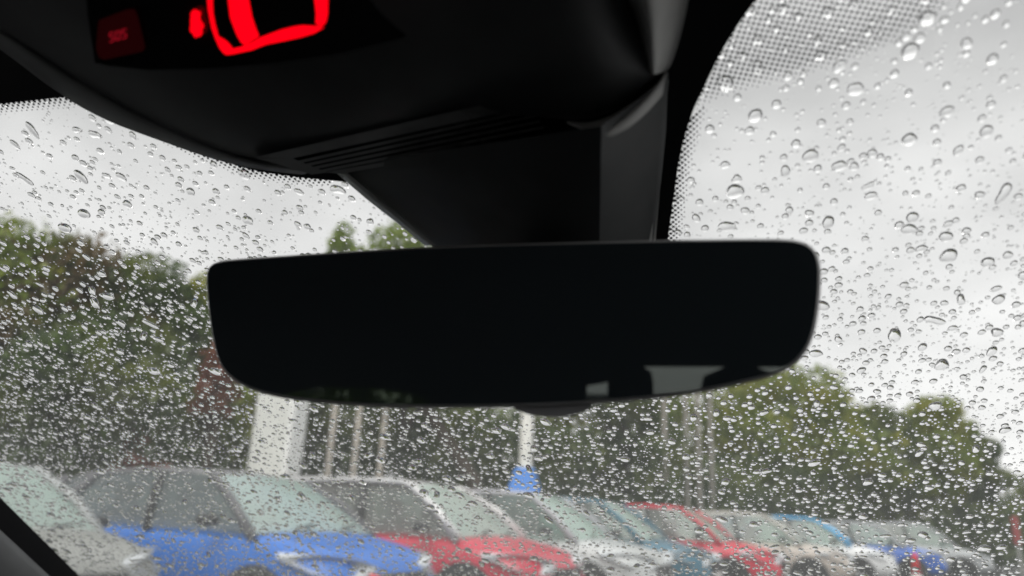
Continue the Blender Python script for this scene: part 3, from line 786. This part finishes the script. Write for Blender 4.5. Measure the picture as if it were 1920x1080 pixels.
# ================================================================== OUTSIDE
MO = {
    'asphalt': mat('wet_asphalt', (.055, .055, .057), .35, .5, var=.35, vscale=3),
    'paint': mat('white_line_paint', (.7, .7, .68), .5, .4, var=.1, vscale=8),
    'kerb': mat('concrete_kerb', (.33, .33, .31), .8, .2, var=.2, vscale=6),
    'verge': mat('grass_verge', (.045, .07, .022), .95, .1, var=.4, vscale=5),
    'white': mat('pylon_white_paint', (.74, .76, .72), .5, .4, var=.04, vscale=3),
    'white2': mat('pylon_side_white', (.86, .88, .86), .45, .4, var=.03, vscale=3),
    'pole': mat('cream_pole_paint', (.62, .57, .50), .45, .4, var=.08, vscale=6),
    'poledull': mat('weathered_pole', (.27, .25, .22), .6, .3, var=.12, vscale=6),
    'polewhite': mat('white_pole_paint', (.78, .77, .72), .45, .4, var=.06, vscale=6),
    'blueplinth': mat('blue_plinth_paint', (.045, .20, .60), .5, .4, var=.06, vscale=6),
    'bark': mat('bark', (.060, .048, .036), .95, .1, var=.4, vscale=12),
    'tyre': mat('tyre_rubber', (.02, .02, .02), .8, .2), 'alloy': mat('wheel_alloy', (.5, .5, .52), .3, .5, metal=.8),
    'plastic': mat('bumper_plastic', (.03, .03, .032), .6, .3), 'lamp': mat('headlight_lens', (.55, .58, .6), .12, .6, coat=.8),
    'tail': mat('tail_light_lens', (.35, .01, .01), .2, .5), 'plate': mat('number_plate', (.75, .75, .72), .4, .4),
    'cone': mat('red_cone_plastic', (.72, .02, .03), .5, .4), 'conewhite': mat('cone_white_band', (.8, .8, .8), .5, .4),
    'brick': mat('brown_brick', (.20, .12, .09), .9, .2, var=.25, vscale=6), 'pale': mat('pale_render', (.55, .53, .50), .85, .2, var=.12, vscale=2),
    'slate': mat('grey_roof_slate', (.13, .125, .135), .6, .3, var=.2, vscale=8), 'darkwin': mat('dark_window', (.02, .024, .03), .08, .6),
    'seat': MT['seat'],
    'carglass': glass_mat('tinted_car_glass', (.42, .66, .56), .80, .18, 1.5, (.66, .82, .74), both=.5),
    'daylitglass': glass_mat('daylit_mint_window', (.45, .75, .62), .75, .2, 1.3, (.50, .80, .68), both=.3),  # brightness seen through the far window put into a pale mint film
    'sideglass': glass_mat('side_window_glass', (.55, .66, .60), .42, .02, 1.5, (.5, .56, .53), both=.4),
}
def OUT(px, Y, z=0.0):      # ground point seen in pixel column px (at the horizon) at distance Y
    D = ray(px, 905 if px < 1300 else 960)
    return Vector((D.x / D.y * Y, Y, z))

# ground, verge, markings
g = mesh('ground', [(-500, -100, 0), (500, -100, 0), (500, 900, 0), (-500, 900, 0)], [(0, 1, 2, 3)], MO['asphalt'])
tag(g, kind='structure')
V, F = box_vf((0, 0, 0), (1, 1, 1))
def strip_world(name, pts, w, z0, z1, m):
    V, F = [], []; n = len(pts)
    for i, p in enumerate(pts):
        p = Vector(p); d = (Vector(pts[min(i + 1, n - 1)]) - Vector(pts[max(0, i - 1)])).normalized(); s = Vector((-d.y, d.x)) * w / 2
        V += [(p.x - s.x, p.y - s.y, z0), (p.x + s.x, p.y + s.y, z0), (p.x + s.x, p.y + s.y, z1), (p.x - s.x, p.y - s.y, z1)]
    for i in range(n - 1):
        for e in range(4): F.append((i * 4 + e, i * 4 + (e + 1) % 4, i * 4 + 4 + (e + 1) % 4, i * 4 + 4 + e))
    F += [(3, 2, 1, 0), tuple((n - 1) * 4 + e for e in range(4))]
    return mesh(name, V, F, m)
tag(strip_world('kerb', [(-16, 5), (-8, 11.2), (-2, 14.2), (4, 18.5), (12, 27), (24, 38)], .15, 0, .13, MO['kerb']), kind='structure')
tag(strip_world('verge', [(-19, 9.5), (-11, 15.5), (-4, 18.8), (2, 23), (10, 31.5), (22, 43)], 9, .0, .10, MO['verge']), kind='structure')

# ---- cars
def paint(name, col, metal=.0):
    return mat(name, col, .4, .3, metal=metal, coat=.35)
def make_car(name, loc, heading, col, label, roofcol=None, pillarcol=None, L=4.05, Wd=1.76, H=1.46, hood=.86, wsx=.72, cat='car', trimcol=None, belt=None):
    """local +x forward, origin on the ground under the middle"""
    t = empty(name, loc, heading, label, cat, 'cars parked side by side in a slanting row')
    h = L / 2; w = Wd / 2; belt = belt or .93 * H / 1.46
    bodym = paint(name + '_paint', col); roofm = paint(name + '_roof', roofcol) if roofcol else bodym
    pilm = paint(name + '_pillar', pillarcol) if pillarcol else roofm
    cowl = .25 * L                      # x of windscreen base
    xs = [-h, -h + .05, -h + .35, -.9, -.2, .5, cowl - .05, cowl + .25, h - .55, h - .25, h - .07, h]
    zt = [belt - .22, belt - .02, belt + .03, belt + .01, belt, belt - .015, belt - .02, hood + .045, hood, hood - .05, hood - .16, hood - .32]
    wd = [.72, .90, .97, 1, 1, 1, .99, .98, .95, .90, .80, .62]
    zb = [.42, .30, .24, .2, .2, .2, .2, .2, .22, .24, .28, .36]
    V, F = [], []
    for x, z, q, b in zip(xs, zt, wd, zb):
        ww = w * q
        sec = [(0, b), (ww * .7, b), (ww * .93, b + .05), (ww * .99, b + (z - b) * .38), (ww, b + (z - b) * .6), (ww * .97, z - .09), (ww * .90, z - .02), (ww * .74, z + .012), (0, z + .03)]
        full = [(-a, c) for a, c in sec[::-1][:-1]] + sec[1:][::1]
        pts = [(-a, c) for a, c in sec] + [(a, c) for a, c in sec[::-1][1:-1]]
        V += [(x, a, c) for a, c in pts]
    n = len(pts)
    for j in range(len(xs) - 1):
        for i in range(n): k = (i + 1) % n; F.append((j * n + i, j * n + k, (j + 1) * n + k, (j + 1) * n + i))
    F += [tuple(range(n)), tuple((len(xs) - 1) * n + i for i in range(n))[::-1]]
    mesh('body', V, F, bodym, t, smooth=True, subsurf=1)
    # greenhouse nodes
    yb, yr = w * .92, w * .70
    nodes_b = {'A': cowl + .12, 'B': .02 - .05, 'C': -h + .75, 'D': -h + .22}
    rz = H - .035
    nodes_r = {'A': cowl + .12 - wsx, 'B': -.18, 'C': -h + 1.0, 'D': -h + .55}
    def NB(k, s): return Vector((nodes_b[k], s * (yb if k != 'D' else yb * .9), belt - .02))
    def NR(k, s): return Vector((nodes_r[k], s * (yr if k != 'D' else yr * .94), rz if k not in 'CD' else rz - (.03 if k == 'C' else .08)))
    # roof panel
    rx = [nodes_r['D'] - .05, nodes_r['D'] + .15, nodes_r['C'], -.3, nodes_r['A'] - .25, nodes_r['A'] + .02]; rzv = [rz - .10, rz - .03, rz + .0, rz + .035, rz + .025, rz - .01]
    V, F = [], []
    for x, z in zip(rx, rzv):
        yy = yr * (1.02 if x > -h + .8 else .97)
        V += [(x, -yy, z - .03), (x, -yy * .93, z + .012), (x, -yy * .5, z + .03), (x, 0, z + .036), (x, yy * .5, z + .03), (x, yy * .93, z + .012), (x, yy, z - .03), (x, yy * .8, z - .05), (x, -yy * .8, z - .05)]
    for j in range(len(rx) - 1):
        for i in range(9): k = (i + 1) % 9; F.append((j * 9 + i, j * 9 + k, (j + 1) * 9 + k, (j + 1) * 9 + i))
    F += [tuple(range(9))[::-1], tuple(45 + i for i in range(9))]
    mesh('roof', V, F, roofm, t, smooth=True)
    for s in (-1, 1):
        for k, r_ in (('A', .038), ('B', .035), ('C', .05), ('D', .06)):
            a, b = NB(k, s), NR(k, s); mid = (a + b) / 2 + Vector((.03 if k == 'A' else 0, s * .03, .015))
            v, f = tube_vf([a - Vector((0, 0, .03)), mid, b], [r_ * 1.15, r_, r_], 6)
            mesh('pillar', v, f, pilm if k != 'B' else MO['plastic'], t, smooth=True)
    def pane(nm, q, m, bul=.02):
        a, b, c, d = q; N = 5; V, F = [], []
        nrm = (b - a).cross(d - a).normalized(); ctr_ = (a + b + c + d) / 4
        if nrm.dot(ctr_ - Vector((0, 0, .6))) < 0: nrm = -nrm
        for j in range(N + 1):
            for i in range(N + 1):
                u, v_ = i / N, j / N; p = (a * (1 - u) + b * u) * (1 - v_) + (d * (1 - u) + c * u) * v_
                V.append(p + nrm * bul * 4 * (u * (1 - u)) * (.5 + .5 * 4 * v_ * (1 - v_)))
        for j in range(N):
            for i in range(N): k = j * (N + 1) + i; F.append((k, k + 1, k + N + 2, k + N + 1))
        mesh(nm, V, F, m, t, smooth=True)
    pane('windscreen', (NB('A', -1), NB('A', 1), NR('A', 1), NR('A', -1)), MO['carglass'], .06)
    pane('rear_window', (NB('D', -1), NB('D', 1), NR('D', 1), NR('D', -1)), MO['sideglass'], .04)
    for s in (-1, 1):
        pane('side_window', (NB('B', s), NB('A', s), NR('A', s), NR('B', s)), MO['daylitglass'] if s > 0 else MO['sideglass'], .012)
        pane('side_window', (NB('C', s), NB('B', s), NR('B', s), NR('C', s)), MO['sideglass'], .012)
        pane('quarter_window', (NB('D', s), NB('C', s), NR('C', s), NR('D', s)), MO['sideglass'], .008)
    # interior seats and dash
    for x in (.15, -.85):
        for s in (-.36, .36):
            v, f = join_vf([box_vf((x - .12, s - .24, .45), (x, s + .24, 1.05)), box_vf((x - .10, s - .12, 1.07), (x - .02, s + .12, 1.26))]); mesh('seat', v, f, MO['seat'], t, bevel=.03)
    v, f = box_vf((cowl - .35, -w * .8, .6), (cowl + .05, w * .8, .93)); mesh('dashboard', v, f, MO['plastic'], t, bevel=.04)
    # wheels
    for x in (h - .78, -h + .72):
        for s in (-1, 1):
            wh = empty('wheel', (x, s * (w - .09), .315)); wh.parent = t
            v, f = lathe_vf([(.20, -.10), (.30, -.10), (.315, -.07), (.315, .07), (.30, .10), (.20, .10)], 24, axis='y'); mesh('tyre', v, f, MO['tyre'], wh, smooth=True)
            parts = [lathe_vf([(.205, .075 * s), (.205, .095 * s), (.19, .10 * s), (.185, .08 * s)], 20, axis='y'), lathe_vf([(.04, .08 * s), (.05, .105 * s), (.0, .108 * s)], 10, axis='y')]
            for k in range(5):
                a = k * 2 * math.pi / 5; d = Vector((math.cos(a), 0, math.sin(a))); e = Vector((-d.z, 0, d.x)) * .025; y_ = s * .09
                parts.append(([tuple(d * .03 - e + Vector((0, y_, 0))), tuple(d * .03 + e + Vector((0, y_, 0))), tuple(d * .2 + e + Vector((0, y_, 0))), tuple(d * .2 - e + Vector((0, y_, 0)))], [(0, 1, 2, 3)]))
            v, f = join_vf(parts); mesh('rim', v, f, MO['alloy'], wh)
            # dark arch
            v, f = lathe_vf([(.36, -.02), (.37, .02)], 24, (x, s * (w - .012), .33), 'y'); mesh('wheel_arch', v, f, MO['plastic'], t)
    # headlights wrap round the corner
    for s in (-1, 1):
        zz = hood - .12
        V = [(h - .62, s * w * .925, zz + .045), (h - .30, s * w * .86, zz + .055), (h - .09, s * w * .60, zz + .02), (h - .03, s * w * .44, zz - .03),
             (h - .035, s * w * .46, zz - .11), (h - .08, s * w * .66, zz - .12), (h - .28, s * w * .915, zz - .08), (h - .60, s * w * .965, zz + .02)]
        V = [(x + .03, y * 1.025, z) for x, y, z in V]; V2 = [(x - .10, y * .90, z) for x, y, z in V]
        F = [tuple(range(8)), tuple(range(8, 16))[::-1]] + [(i, (i + 1) % 8, 8 + (i + 1) % 8, 8 + i) for i in range(8)]
        mesh('headlight', V + V2, F, MO['lamp'], t, bevel=.01)
        v, f = box_vf((cowl - .28, s * (w + .02), belt + .02), (cowl - .14, s * (w + .17), belt + .11)); mesh('door_mirror', v, f, MO['plastic'], t, bevel=.035)
        v, f = box_vf((-h - .01, s * w * .55, belt - .25), (-h + .12, s * w * .85, belt - .05)); mesh('tail_light', v, f, MO['tail'], t, bevel=.02)
    v, f = box_vf((h - .03, -w * .40, hood - .30), (h + .012, w * .40, hood - .20)); mesh('grille', v, f, MO['plastic'], t, bevel=.01)
    v, f = box_vf((h - .05, -w * .75, .24), (h + .03, w * .75, .40)); mesh('bumper', v, f, MO['plastic'], t, bevel=.03)
    v, f = box_vf((h + .031, -.26, .42), (h + .04, .26, .53)); mesh('number_plate', v, f, MO['plate'], t)
    for s in (-1, 1):   # wiper arms
        v, f = tube_vf([(cowl + .20, s * .3 - .1, belt + .02), (cowl + .08, s * .3 + .25, belt + .06)], .012, 5); mesh('wiper', v, f, MO['plastic'], t)
    if trimcol is not None:
        tm = mat(name + '_rail', trimcol, .3, .5, metal=.3)
        for s in (-1, 1):
            pts = [NR('D', s) + Vector((0, s * .02, .03)), NR('C', s) + Vector((0, s * .03, .045)), Vector((-.3, s * yr * 1.05, rz + .03)), NR('A', s) + Vector((-.1, s * .02, .02)), NR('A', s) + Vector((.02, s * .03, -.01)), (NR('A', s) + NB('A', s)) / 2 + Vector((.05, s * .05, .03)), NB('A', s) + Vector((.02, s * .02, .02))]
            v, f = tube_vf(pts, .03, 6); mesh('roof_rail', v, f, tm, t, smooth=True)
    return t
HD = math.atan2(-.43, .90)
def park(px_nose, Y, L=4.05, hd=HD):
    nose = Vector(((px_nose - 960) / FPX * Y * 1.0, Y, 0)); return nose - Vector((math.cos(hd), math.sin(hd), 0)) * L / 2
CARS = [
 ('silver_hatchback', 235, 5.0, (.30, .31, .29), 'grey silver car cut by the pillar at the near end of the row', dict(roofcol=(.40, .42, .42), H=1.36)),
 ('blue_hatchback', 795, 6.5, (.012, .15, .58), 'bright blue car with dark grey roof, the nearest whole car', dict(roofcol=(.16, .16, .17), pillarcol=(.10, .10, .11), H=1.40, belt=.93)),
 ('red_hatchback', 1085, 8.2, (.52, .022, .055), 'red car with silver roof rail curving down its windscreen pillar', dict(roofcol=(.45, .44, .44), trimcol=(.75, .74, .74), hd=HD)),
 ('silver_saloon', 1255, 9.9, (.50, .52, .52), 'pale silver car between the two red cars, nearest the blue plinth', dict(roofcol=(.42, .42, .45))),
 ('teal_hatchback', 1345, 11.6, (.035, .13, .19), 'dark teal car just behind the pale silver car', dict()),
 ('red_coupe', 1465, 13.4, (.55, .015, .045), 'red car with red roof in the middle of the row', dict()),
 ('beige_hatchback', 1590, 15.6, (.48, .43, .38), 'beige car with beige roof to the right of the red roofed car', dict(roofcol=(.52, .50, .46))),
 ('white_hatchback', 1665, 17.8, (.72, .73, .74), 'white car under a light blue roof', dict(roofcol=(.14, .48, .82), trimcol=(.14, .48, .82))),
 ('blue_saloon', 1752, 20.2, (.03, .12, .48), 'deep blue car with pale roof towards the far end of the row', dict(roofcol=(.40, .42, .44))),
 ('grey_hatchback', 1835, 22.8, (.40, .42, .43), 'light grey car at the far end of the row', dict(H=1.55)),
]
for nm, px, Y, col, lab, kw in CARS:
    hd = kw.pop('hd', HD); c_ = make_car('parked_car', park(px, Y, hd=hd), hd, col, lab, **kw)

# ---- posts, pylon, cone
def post(name, px, Y, h, r, m, label, cat, group=None):
    t = empty(name, OUT(px, Y), 0, label, cat, group)
    v, f = lathe_vf([(r * 1.1, 0), (r, .3), (r * .8, h - .1), (r * .75, h)], 14); mesh('shaft', v, f, m, t, smooth=True)
    v, f = lathe_vf([(r * 2.0, .0), (r * 2.0, .04), (r * 1.3, .06)], 14); mesh('base_plate', v, f, MO['kerb'], t)
    v, f = lathe_vf([(r * .9, h), (r * 1.1, h + .03), (r * .8, h + .09), (.005, h + .11)], 12); mesh('finial', v, f, m, t, smooth=True)
    return t
ordn = ['leftmost', 'middle', 'rightmost']
for i, px in enumerate((612, 660, 710)):
    post('flag_pole', px, 13.5 + i * .4, 4.9, .055, MO['pole'], '%s of the three cream poles beside the white pylon' % ordn[i], 'pole', 'cream poles beside the pylon')
post('lamp_post', 984, 13.0, 4.8, .125, MO['polewhite'], 'thick white post rising from the blue plinth', 'post')
t = empty('blue_plinth', OUT(984, 13.0), 0, 'blue tapered plinth round the foot of the thick white post', 'plinth')
v, f = lathe_vf([(.44, 0), (.44, 1.35), (.42, 1.42), (.22, 1.93), (.20, 1.95)], 4); 
mesh('plinth_casing', [(x * math.cos(.6) - y * math.sin(.6), x * math.sin(.6) + y * math.cos(.6), z) for x, y, z in v], f, MO['blueplinth'], t, bevel=.02)
post('slim_post', 1247, 19.0, 6.2, .075, MO['poledull'], 'slim cream post to the left of the three grey posts', 'post')
for i, px in enumerate((1288, 1313, 1337)):
    post('flag_pole', px, 21 + i * .5, 5.4, .075, MO['poledull'], '%s of the three pale posts behind the red roofed car' % ordn[i], 'pole', 'pale posts in the middle distance')
# white totem pylon
t = empty('sign_pylon', OUT(505, 11.8), R(-14), 'broad white pylon standing behind the dark roofed blue car', 'pylon')
v, f = box_vf((-.30, -.20, .1), (.30, .20, 4.2)); mesh('pylon_panel', v, f, MO['white'], t, bevel=.03)
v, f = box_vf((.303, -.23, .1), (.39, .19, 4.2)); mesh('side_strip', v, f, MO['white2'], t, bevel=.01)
v, f = box_vf((-.45, -.3, 0), (.45, .3, .12)); mesh('pylon_base', v, f, MO['kerb'], t, bevel=.01)
def cone(px, Y, h, label):
    t = empty('traffic_cone', OUT(px, Y), .3, label, 'traffic cone')
    v, f = box_vf((-.2, -.2, 0), (.2, .2, .04)); mesh('base', v, f, MO['cone'], t, bevel=.01)
    v, f = lathe_vf([(.145, .04), (.10, h * .40), (.098, h * .42)], 18); mesh('cone_body', v, f, MO['cone'], t, smooth=True)
    v, f = lathe_vf([(.100, h * .42), (.071, h * .64)], 18); mesh('white_band', v, f, MO['conewhite'], t, smooth=True)
    v, f = lathe_vf([(.070, h * .64), (.040, h * .92), (.042, h * .95), (.030, h)], 18); mesh('cone_tip', v, f, MO['cone'], t, smooth=True)
cone(718, 4.6, .775, 'red traffic cone whose tip shows in front of the blue car')
cone(1706, 12.5, .90, 'red traffic cone in front of the deep blue car')

# ---- small buildings beyond
def building(px, Y, w, d, h, rz, m, label, ridge=1.2):
    t = empty('building', OUT(px, Y), rz, label, 'building')
    v, f = box_vf((-w / 2, 0, 0), (w / 2, d, h)); mesh('wall', v, f, m, t)
    v = [(-w / 2 - .3, -.3, h + .003), (w / 2 + .3, -.3, h + .003), (w / 2 + .3, d + .3, h + .003), (-w / 2 - .3, d + .3, h + .003), (-w / 2 - .3, d / 2, h + ridge), (w / 2 + .3, d / 2, h + ridge)]
    mesh('roof', v, [(0, 1, 5, 4), (2, 3, 4, 5), (0, 4, 3), (1, 2, 5), (0, 3, 2, 1)], MO['slate'], t)
    k = max(2, int(w / 2.2))
    for i in range(k):
        x = -w / 2 + (i + .5) * w / k
        wn = empty('window', (x, -.004, h * .45)); wn.parent = t
        v, f = box_vf((-.5, -.05, -.45), (.5, .0, .45)); mesh('frame', v, f, MO['white'], wn)
        v, f = box_vf((-.43, -.056, -.38), (.43, -.051, .38)); mesh('pane', v, f, MO['darkwin'], wn)
building(1500, 30, 4.2, 5, 1.9, R(-10), MO['pale'], 'low building with grey pitched roof beyond the light blue roof', .9)
building(868, 22, 2.6, 4, 2.1, R(10), MO['pale'], 'small pale building among the dark trees left of the thick white post', .7)
building(250, 17.5, 7, 5, 2.3, R(18), MO['brick'], 'brown brick building behind the trees on the left', 1.0)
# red sign far right
t = empty('red_sign', OUT(1900, 26), 0, 'narrow red sign at the right edge under the trees', 'sign')
v, f = box_vf((-.04, -.04, 0), (.04, .04, 1.2)); mesh('sign_post', v, f, MO['kerb'], t)
v, f = box_vf((-.11, -.05, 1.1), (.11, .05, 2.0)); mesh('sign_board', v, f, mat('red_sign_paint', (.28, .04, .04), .5), t, bevel=.02)

# ---- trees and hedges
LEAF = {
 'dark': leaf_mat('dark_green_leaves', (.030, .052, .014), (.095, .15, .026), (.16, .19, .028)),
 'mid': leaf_mat('mid_green_leaves', (.10, .15, .016), (.24, .31, .034), (.33, .33, .036)),
 'light': leaf_mat('light_green_leaves', (.14, .20, .04), (.28, .36, .08), (.24, .30, .06)),
 'brown': leaf_mat('brown_autumn_leaves', (.10, .070, .028), (.21, .135, .05), (.12, .14, .035)),
 'red': leaf_mat('red_autumn_leaves', (.16, .045, .025), (.30, .085, .045), (.20, .08, .03)),
}
def leaves(P_, size, rng):
    n = len(P_); a = rng.normal(size=(n, 3)); a /= np.linalg.norm(a, axis=1)[:, None]
    b = rng.normal(size=(n, 3)); b -= (a * b).sum(1)[:, None] * a; b /= np.linalg.norm(b, axis=1)[:, None]
    s = size * rng.uniform(.6, 1.4, n)[:, None]
    V = np.stack([P_ - a * s, P_ - b * s * .55, P_ + a * s, P_ + b * s * .55], 1).reshape(-1, 3)
    return V, np.arange(n * 4).reshape(-1, 4)
def blobs(blist, n, rng, shell=.55):
    vol = np.array([b[3] * b[4] * b[5] for b in blist]) ** .75; k = rng.choice(len(blist), n, p=vol / vol.sum())
    B = np.array(blist)[k]; d = rng.normal(size=(n, 3)); d /= np.linalg.norm(d, axis=1)[:, None]
    r = (shell + (1 - shell) * rng.uniform(0, 1, n)) ** .8 * rng.uniform(.82, 1.12, n)
    return B[:, :3] + d * B[:, 3:6] * r[:, None]
def tree(px, top, Y, cr, kind, label, name='tree', n=9000, size=.085, low=None, group=None, lean=0, cat='tree'):
    """top: pixel row of the crown top; cr: crown radius (m)"""
    hor = 972 + .05 * (px - 960); H = 1.12 + (hor - top) / FPX * Y * .99
    loc = OUT(px, Y); t = empty(name, loc, 0, label, cat, group)
    rng = np.random.default_rng(int(px * 7 + top) % 9973 + 3)
    zlow = H * .28 if low is None else low
    bl = []; K = 22
    for i in range(K):
        a = rng.uniform(0, 6.28); u = rng.uniform(0, 1); z = zlow + (H - zlow) * (.12 + .78 * u)
        rad = cr * math.sqrt(max(.08, 1 - (2 * (u * .85) - .75) ** 2)) * rng.uniform(.3, .92); s = cr * rng.uniform(.20, .46)
        z = min(z, H - s * .8)
        bl.append((rad * math.cos(a) + lean * z, rad * math.sin(a), z, s, s, s * .8))
    bl.append((lean * H, 0, H - cr * .33, cr * .38, cr * .38, cr * .33)); bl.append((0, 0, (H + zlow) / 2, cr * .7, cr * .7, (H - zlow) * .42))
    Pp = blobs(bl, n, rng); V, Fq = leaves(Pp, size, rng)
    o = link('crown', fast_mesh('crown', V, [Fq]), LEAF[kind], t)
    pts = [(0, 0, 0), (.05, .0, zlow * .5), (lean * zlow + .1, .05, zlow), (lean * H * .6, 0, (zlow + H) / 2), (lean * H * .8, 0, H * .8)]; tr = cr * .075 + .05
    vf = [tube_vf(pts, [tr * 1.3, tr, tr * .85, tr * .5, tr * .2], 10)]
    for b in bl[:6]:
        s0 = Vector((lean * zlow, 0, zlow * rng.uniform(.7, 1.2))); e = Vector(b[:3]); vf.append(tube_vf([s0, s0.lerp(e, .5) + Vector((0, 0, .15)), e], [tr * .5, tr * .33, tr * .12], 6))
    v, f = join_vf(vf); mesh('trunk', v, f, MO['bark'], t, smooth=True)
    return t
def hedge(a, b, h, th, kind, label, n=16000, size=.075):
    a, b = Vector(a), Vector(b); t = empty('hedge', (a.x, a.y, 0), 0, label, 'hedge')
    rng = np.random.default_rng(int(abs(a.x * 31 + b.y * 17)) + 5); L = (b - a).length; bl = []
    k = int(L / (th * .7)) + 1
    for i in range(k + 1):
        for zz in (.25, .6, .85):
            p = (b - a) * (i / k) ; bl.append((p.x + rng.normal(0, .15), p.y + rng.normal(0, .15), h * zz * rng.uniform(.9, 1.08), th * .6 * rng.uniform(.8, 1.2), th * .6, h * .22))
    V, Fq = leaves(blobs(bl, n, rng, .35), size, rng)
    o = link('foliage', fast_mesh('foliage', V, [Fq]), LEAF[kind], t)
    vf = []
    for i in range(k): p = (b - a) * ((i + .5) / k); vf.append(tube_vf([(p.x, p.y, 0), (p.x + .05, p.y, h * .6)], [.06, .03], 5))
    v, f = join_vf(vf); mesh('stems', v, f, MO['bark'], t)
    return t
# left
tree(-150, 385, 13.0, 2.4, 'mid', 'green tree at the far left edge, tallest of the left clump')
tree(25, 428, 13.0, 1.9, 'brown', 'brown autumn tree on the left with a rounded crown', n=10000)
tree(205, 458, 14.0, 2.0, 'dark', 'dark green tree right of the brown autumn tree', n=12000)
tree(335, 500, 15.0, 1.7, 'mid', 'olive green tree sloping down towards the left end of the mirror', n=9000)
tree(440, 560, 16.0, 1.7, 'dark', 'dark tree partly hidden by the left end of the mirror')
tree(372, 640, 11.6, .40, 'red', 'small tree with rust red autumn leaves left of the white pylon', n=1100, size=.06, low=2.3, name='small_tree')
tree(240, 800, 10.8, .55, 'red', 'low rust red bush behind the silver and blue cars', n=1200, size=.055, low=.4, name='bush', cat='bush')
tree(100, 620, 10.5, 1.3, 'dark', 'dark bushy shrub filling the left edge below the brown tree', n=6000, low=.5, name='bush', cat='bush')
tree(290, 690, 12.4, 1.2, 'dark', 'dark shrub in front of the brown brick building', n=5000, low=.5, name='bush', cat='bush')
tree(430, 720, 13.5, 1.0, 'mid', 'green shrub just left of the white pylon', n=4000, low=.5, name='bush', cat='bush')
# centre
tree(700, 392, 17.5, 1.75, 'light', 'light green tree showing above the mirror beside the sensor cover', n=6500, size=.10)
tree(590, 396, 18.5, .62, 'light', 'thin light green sapling top left of the light green tree', n=900, size=.10, low=5.6, name='slender_tree')
tree(885, 600, 14.5, 1.3, 'mid', 'green tree with a leaning dark trunk below the mirror', n=5000, lean=-.40, low=3.5)
tree(850, 640, 24.0, 2.2, 'mid', 'green tree behind the leaning trunk', n=8000)
tree(1060, 600, 22.0, 2.2, 'mid', 'green tree right of the thick white post', n=8000)
tree(1170, 640, 20.0, 1.6, 'dark', 'dark tree between the white post and the slim cream post', n=9000, low=.8)
tree(620, 600, 19.0, 2.0, 'dark', 'dark tree behind the three cream poles', n=9000, low=.8)
# right
tree(1330, 640, 27.0, 3.0, 'mid', 'green tree under the right part of the mirror', n=12000, size=.10)
tree(1475, 668, 29.0, 2.7, 'mid', 'tall green tree at the right lower corner of the mirror', n=12000, size=.10)
tree(1570, 716, 30.0, 2.3, 'mid', 'rounded green tree, second highest on the right skyline', n=10000, size=.10)
tree(1668, 762, 31.0, 2.2, 'dark', 'dark green tree in the dip of the right skyline', n=10000, size=.10)
tree(1770, 748, 31.0, 2.2, 'mid', 'green tree with a domed crown near the right edge', n=10000, size=.10)
tree(1838, 812, 33.0, 1.5, 'dark', 'last dark tree of the right skyline before the pale sky', n=9000, size=.10)
tree(1945, 890, 36.0, 2.4, 'dark', 'low tree at the right edge of the view', n=7000, size=.10, low=.8)
hedge((-13, 11.5), (-5.6, 14.2), 2.5, 1.3, 'dark', 'dark evergreen hedge behind the cars on the left')
hedge((-5.0, 16.0), (1.4, 18.4), 3.5, 1.5, 'dark', 'dark evergreen hedge behind the white pylon and cream poles', n=24000)
hedge((1.2, 19.6), (6.8, 23.5), 3.0, 1.5, 'dark', 'dark hedge behind the slim cream post')
hedge((7.0, 25.0), (16, 31.5), 3.4, 1.9, 'dark', 'tall dark hedge under the trees on the right', n=24000, size=.09)
hedge((17, 30.5), (27, 38), 2.6, 1.9, 'dark', 'far hedge at the right edge of the car park', n=16000, size=.10)

# what the mirror shows through the rear windows
hedge((-13, -9), (-7.5, -17), 4.2, 2.2, 'light', 'tall light green hedge behind the viewer, seen only in the mirror', n=9000, size=.14)
t = empty('building', Vector((-3, -24, 0)), 0, 'long pale hall behind the viewer, seen only in the mirror', 'building')
v, f = box_vf((-9, -6, 0), (11, 0, 1.15)); mesh('wall', v, f, MO['pale'], t)
v, f = box_vf((-9.3, -6.3, 1.153), (11.3, .3, 1.25)); mesh('roof', v, f, MO['slate'], t)
for i in range(6):
    x = -7.5 + i * 3.2; v, f = box_vf((x, .003, .4), (x + 1.2, .04, .9)); mesh('window', v, f, MO['darkwin'], t)
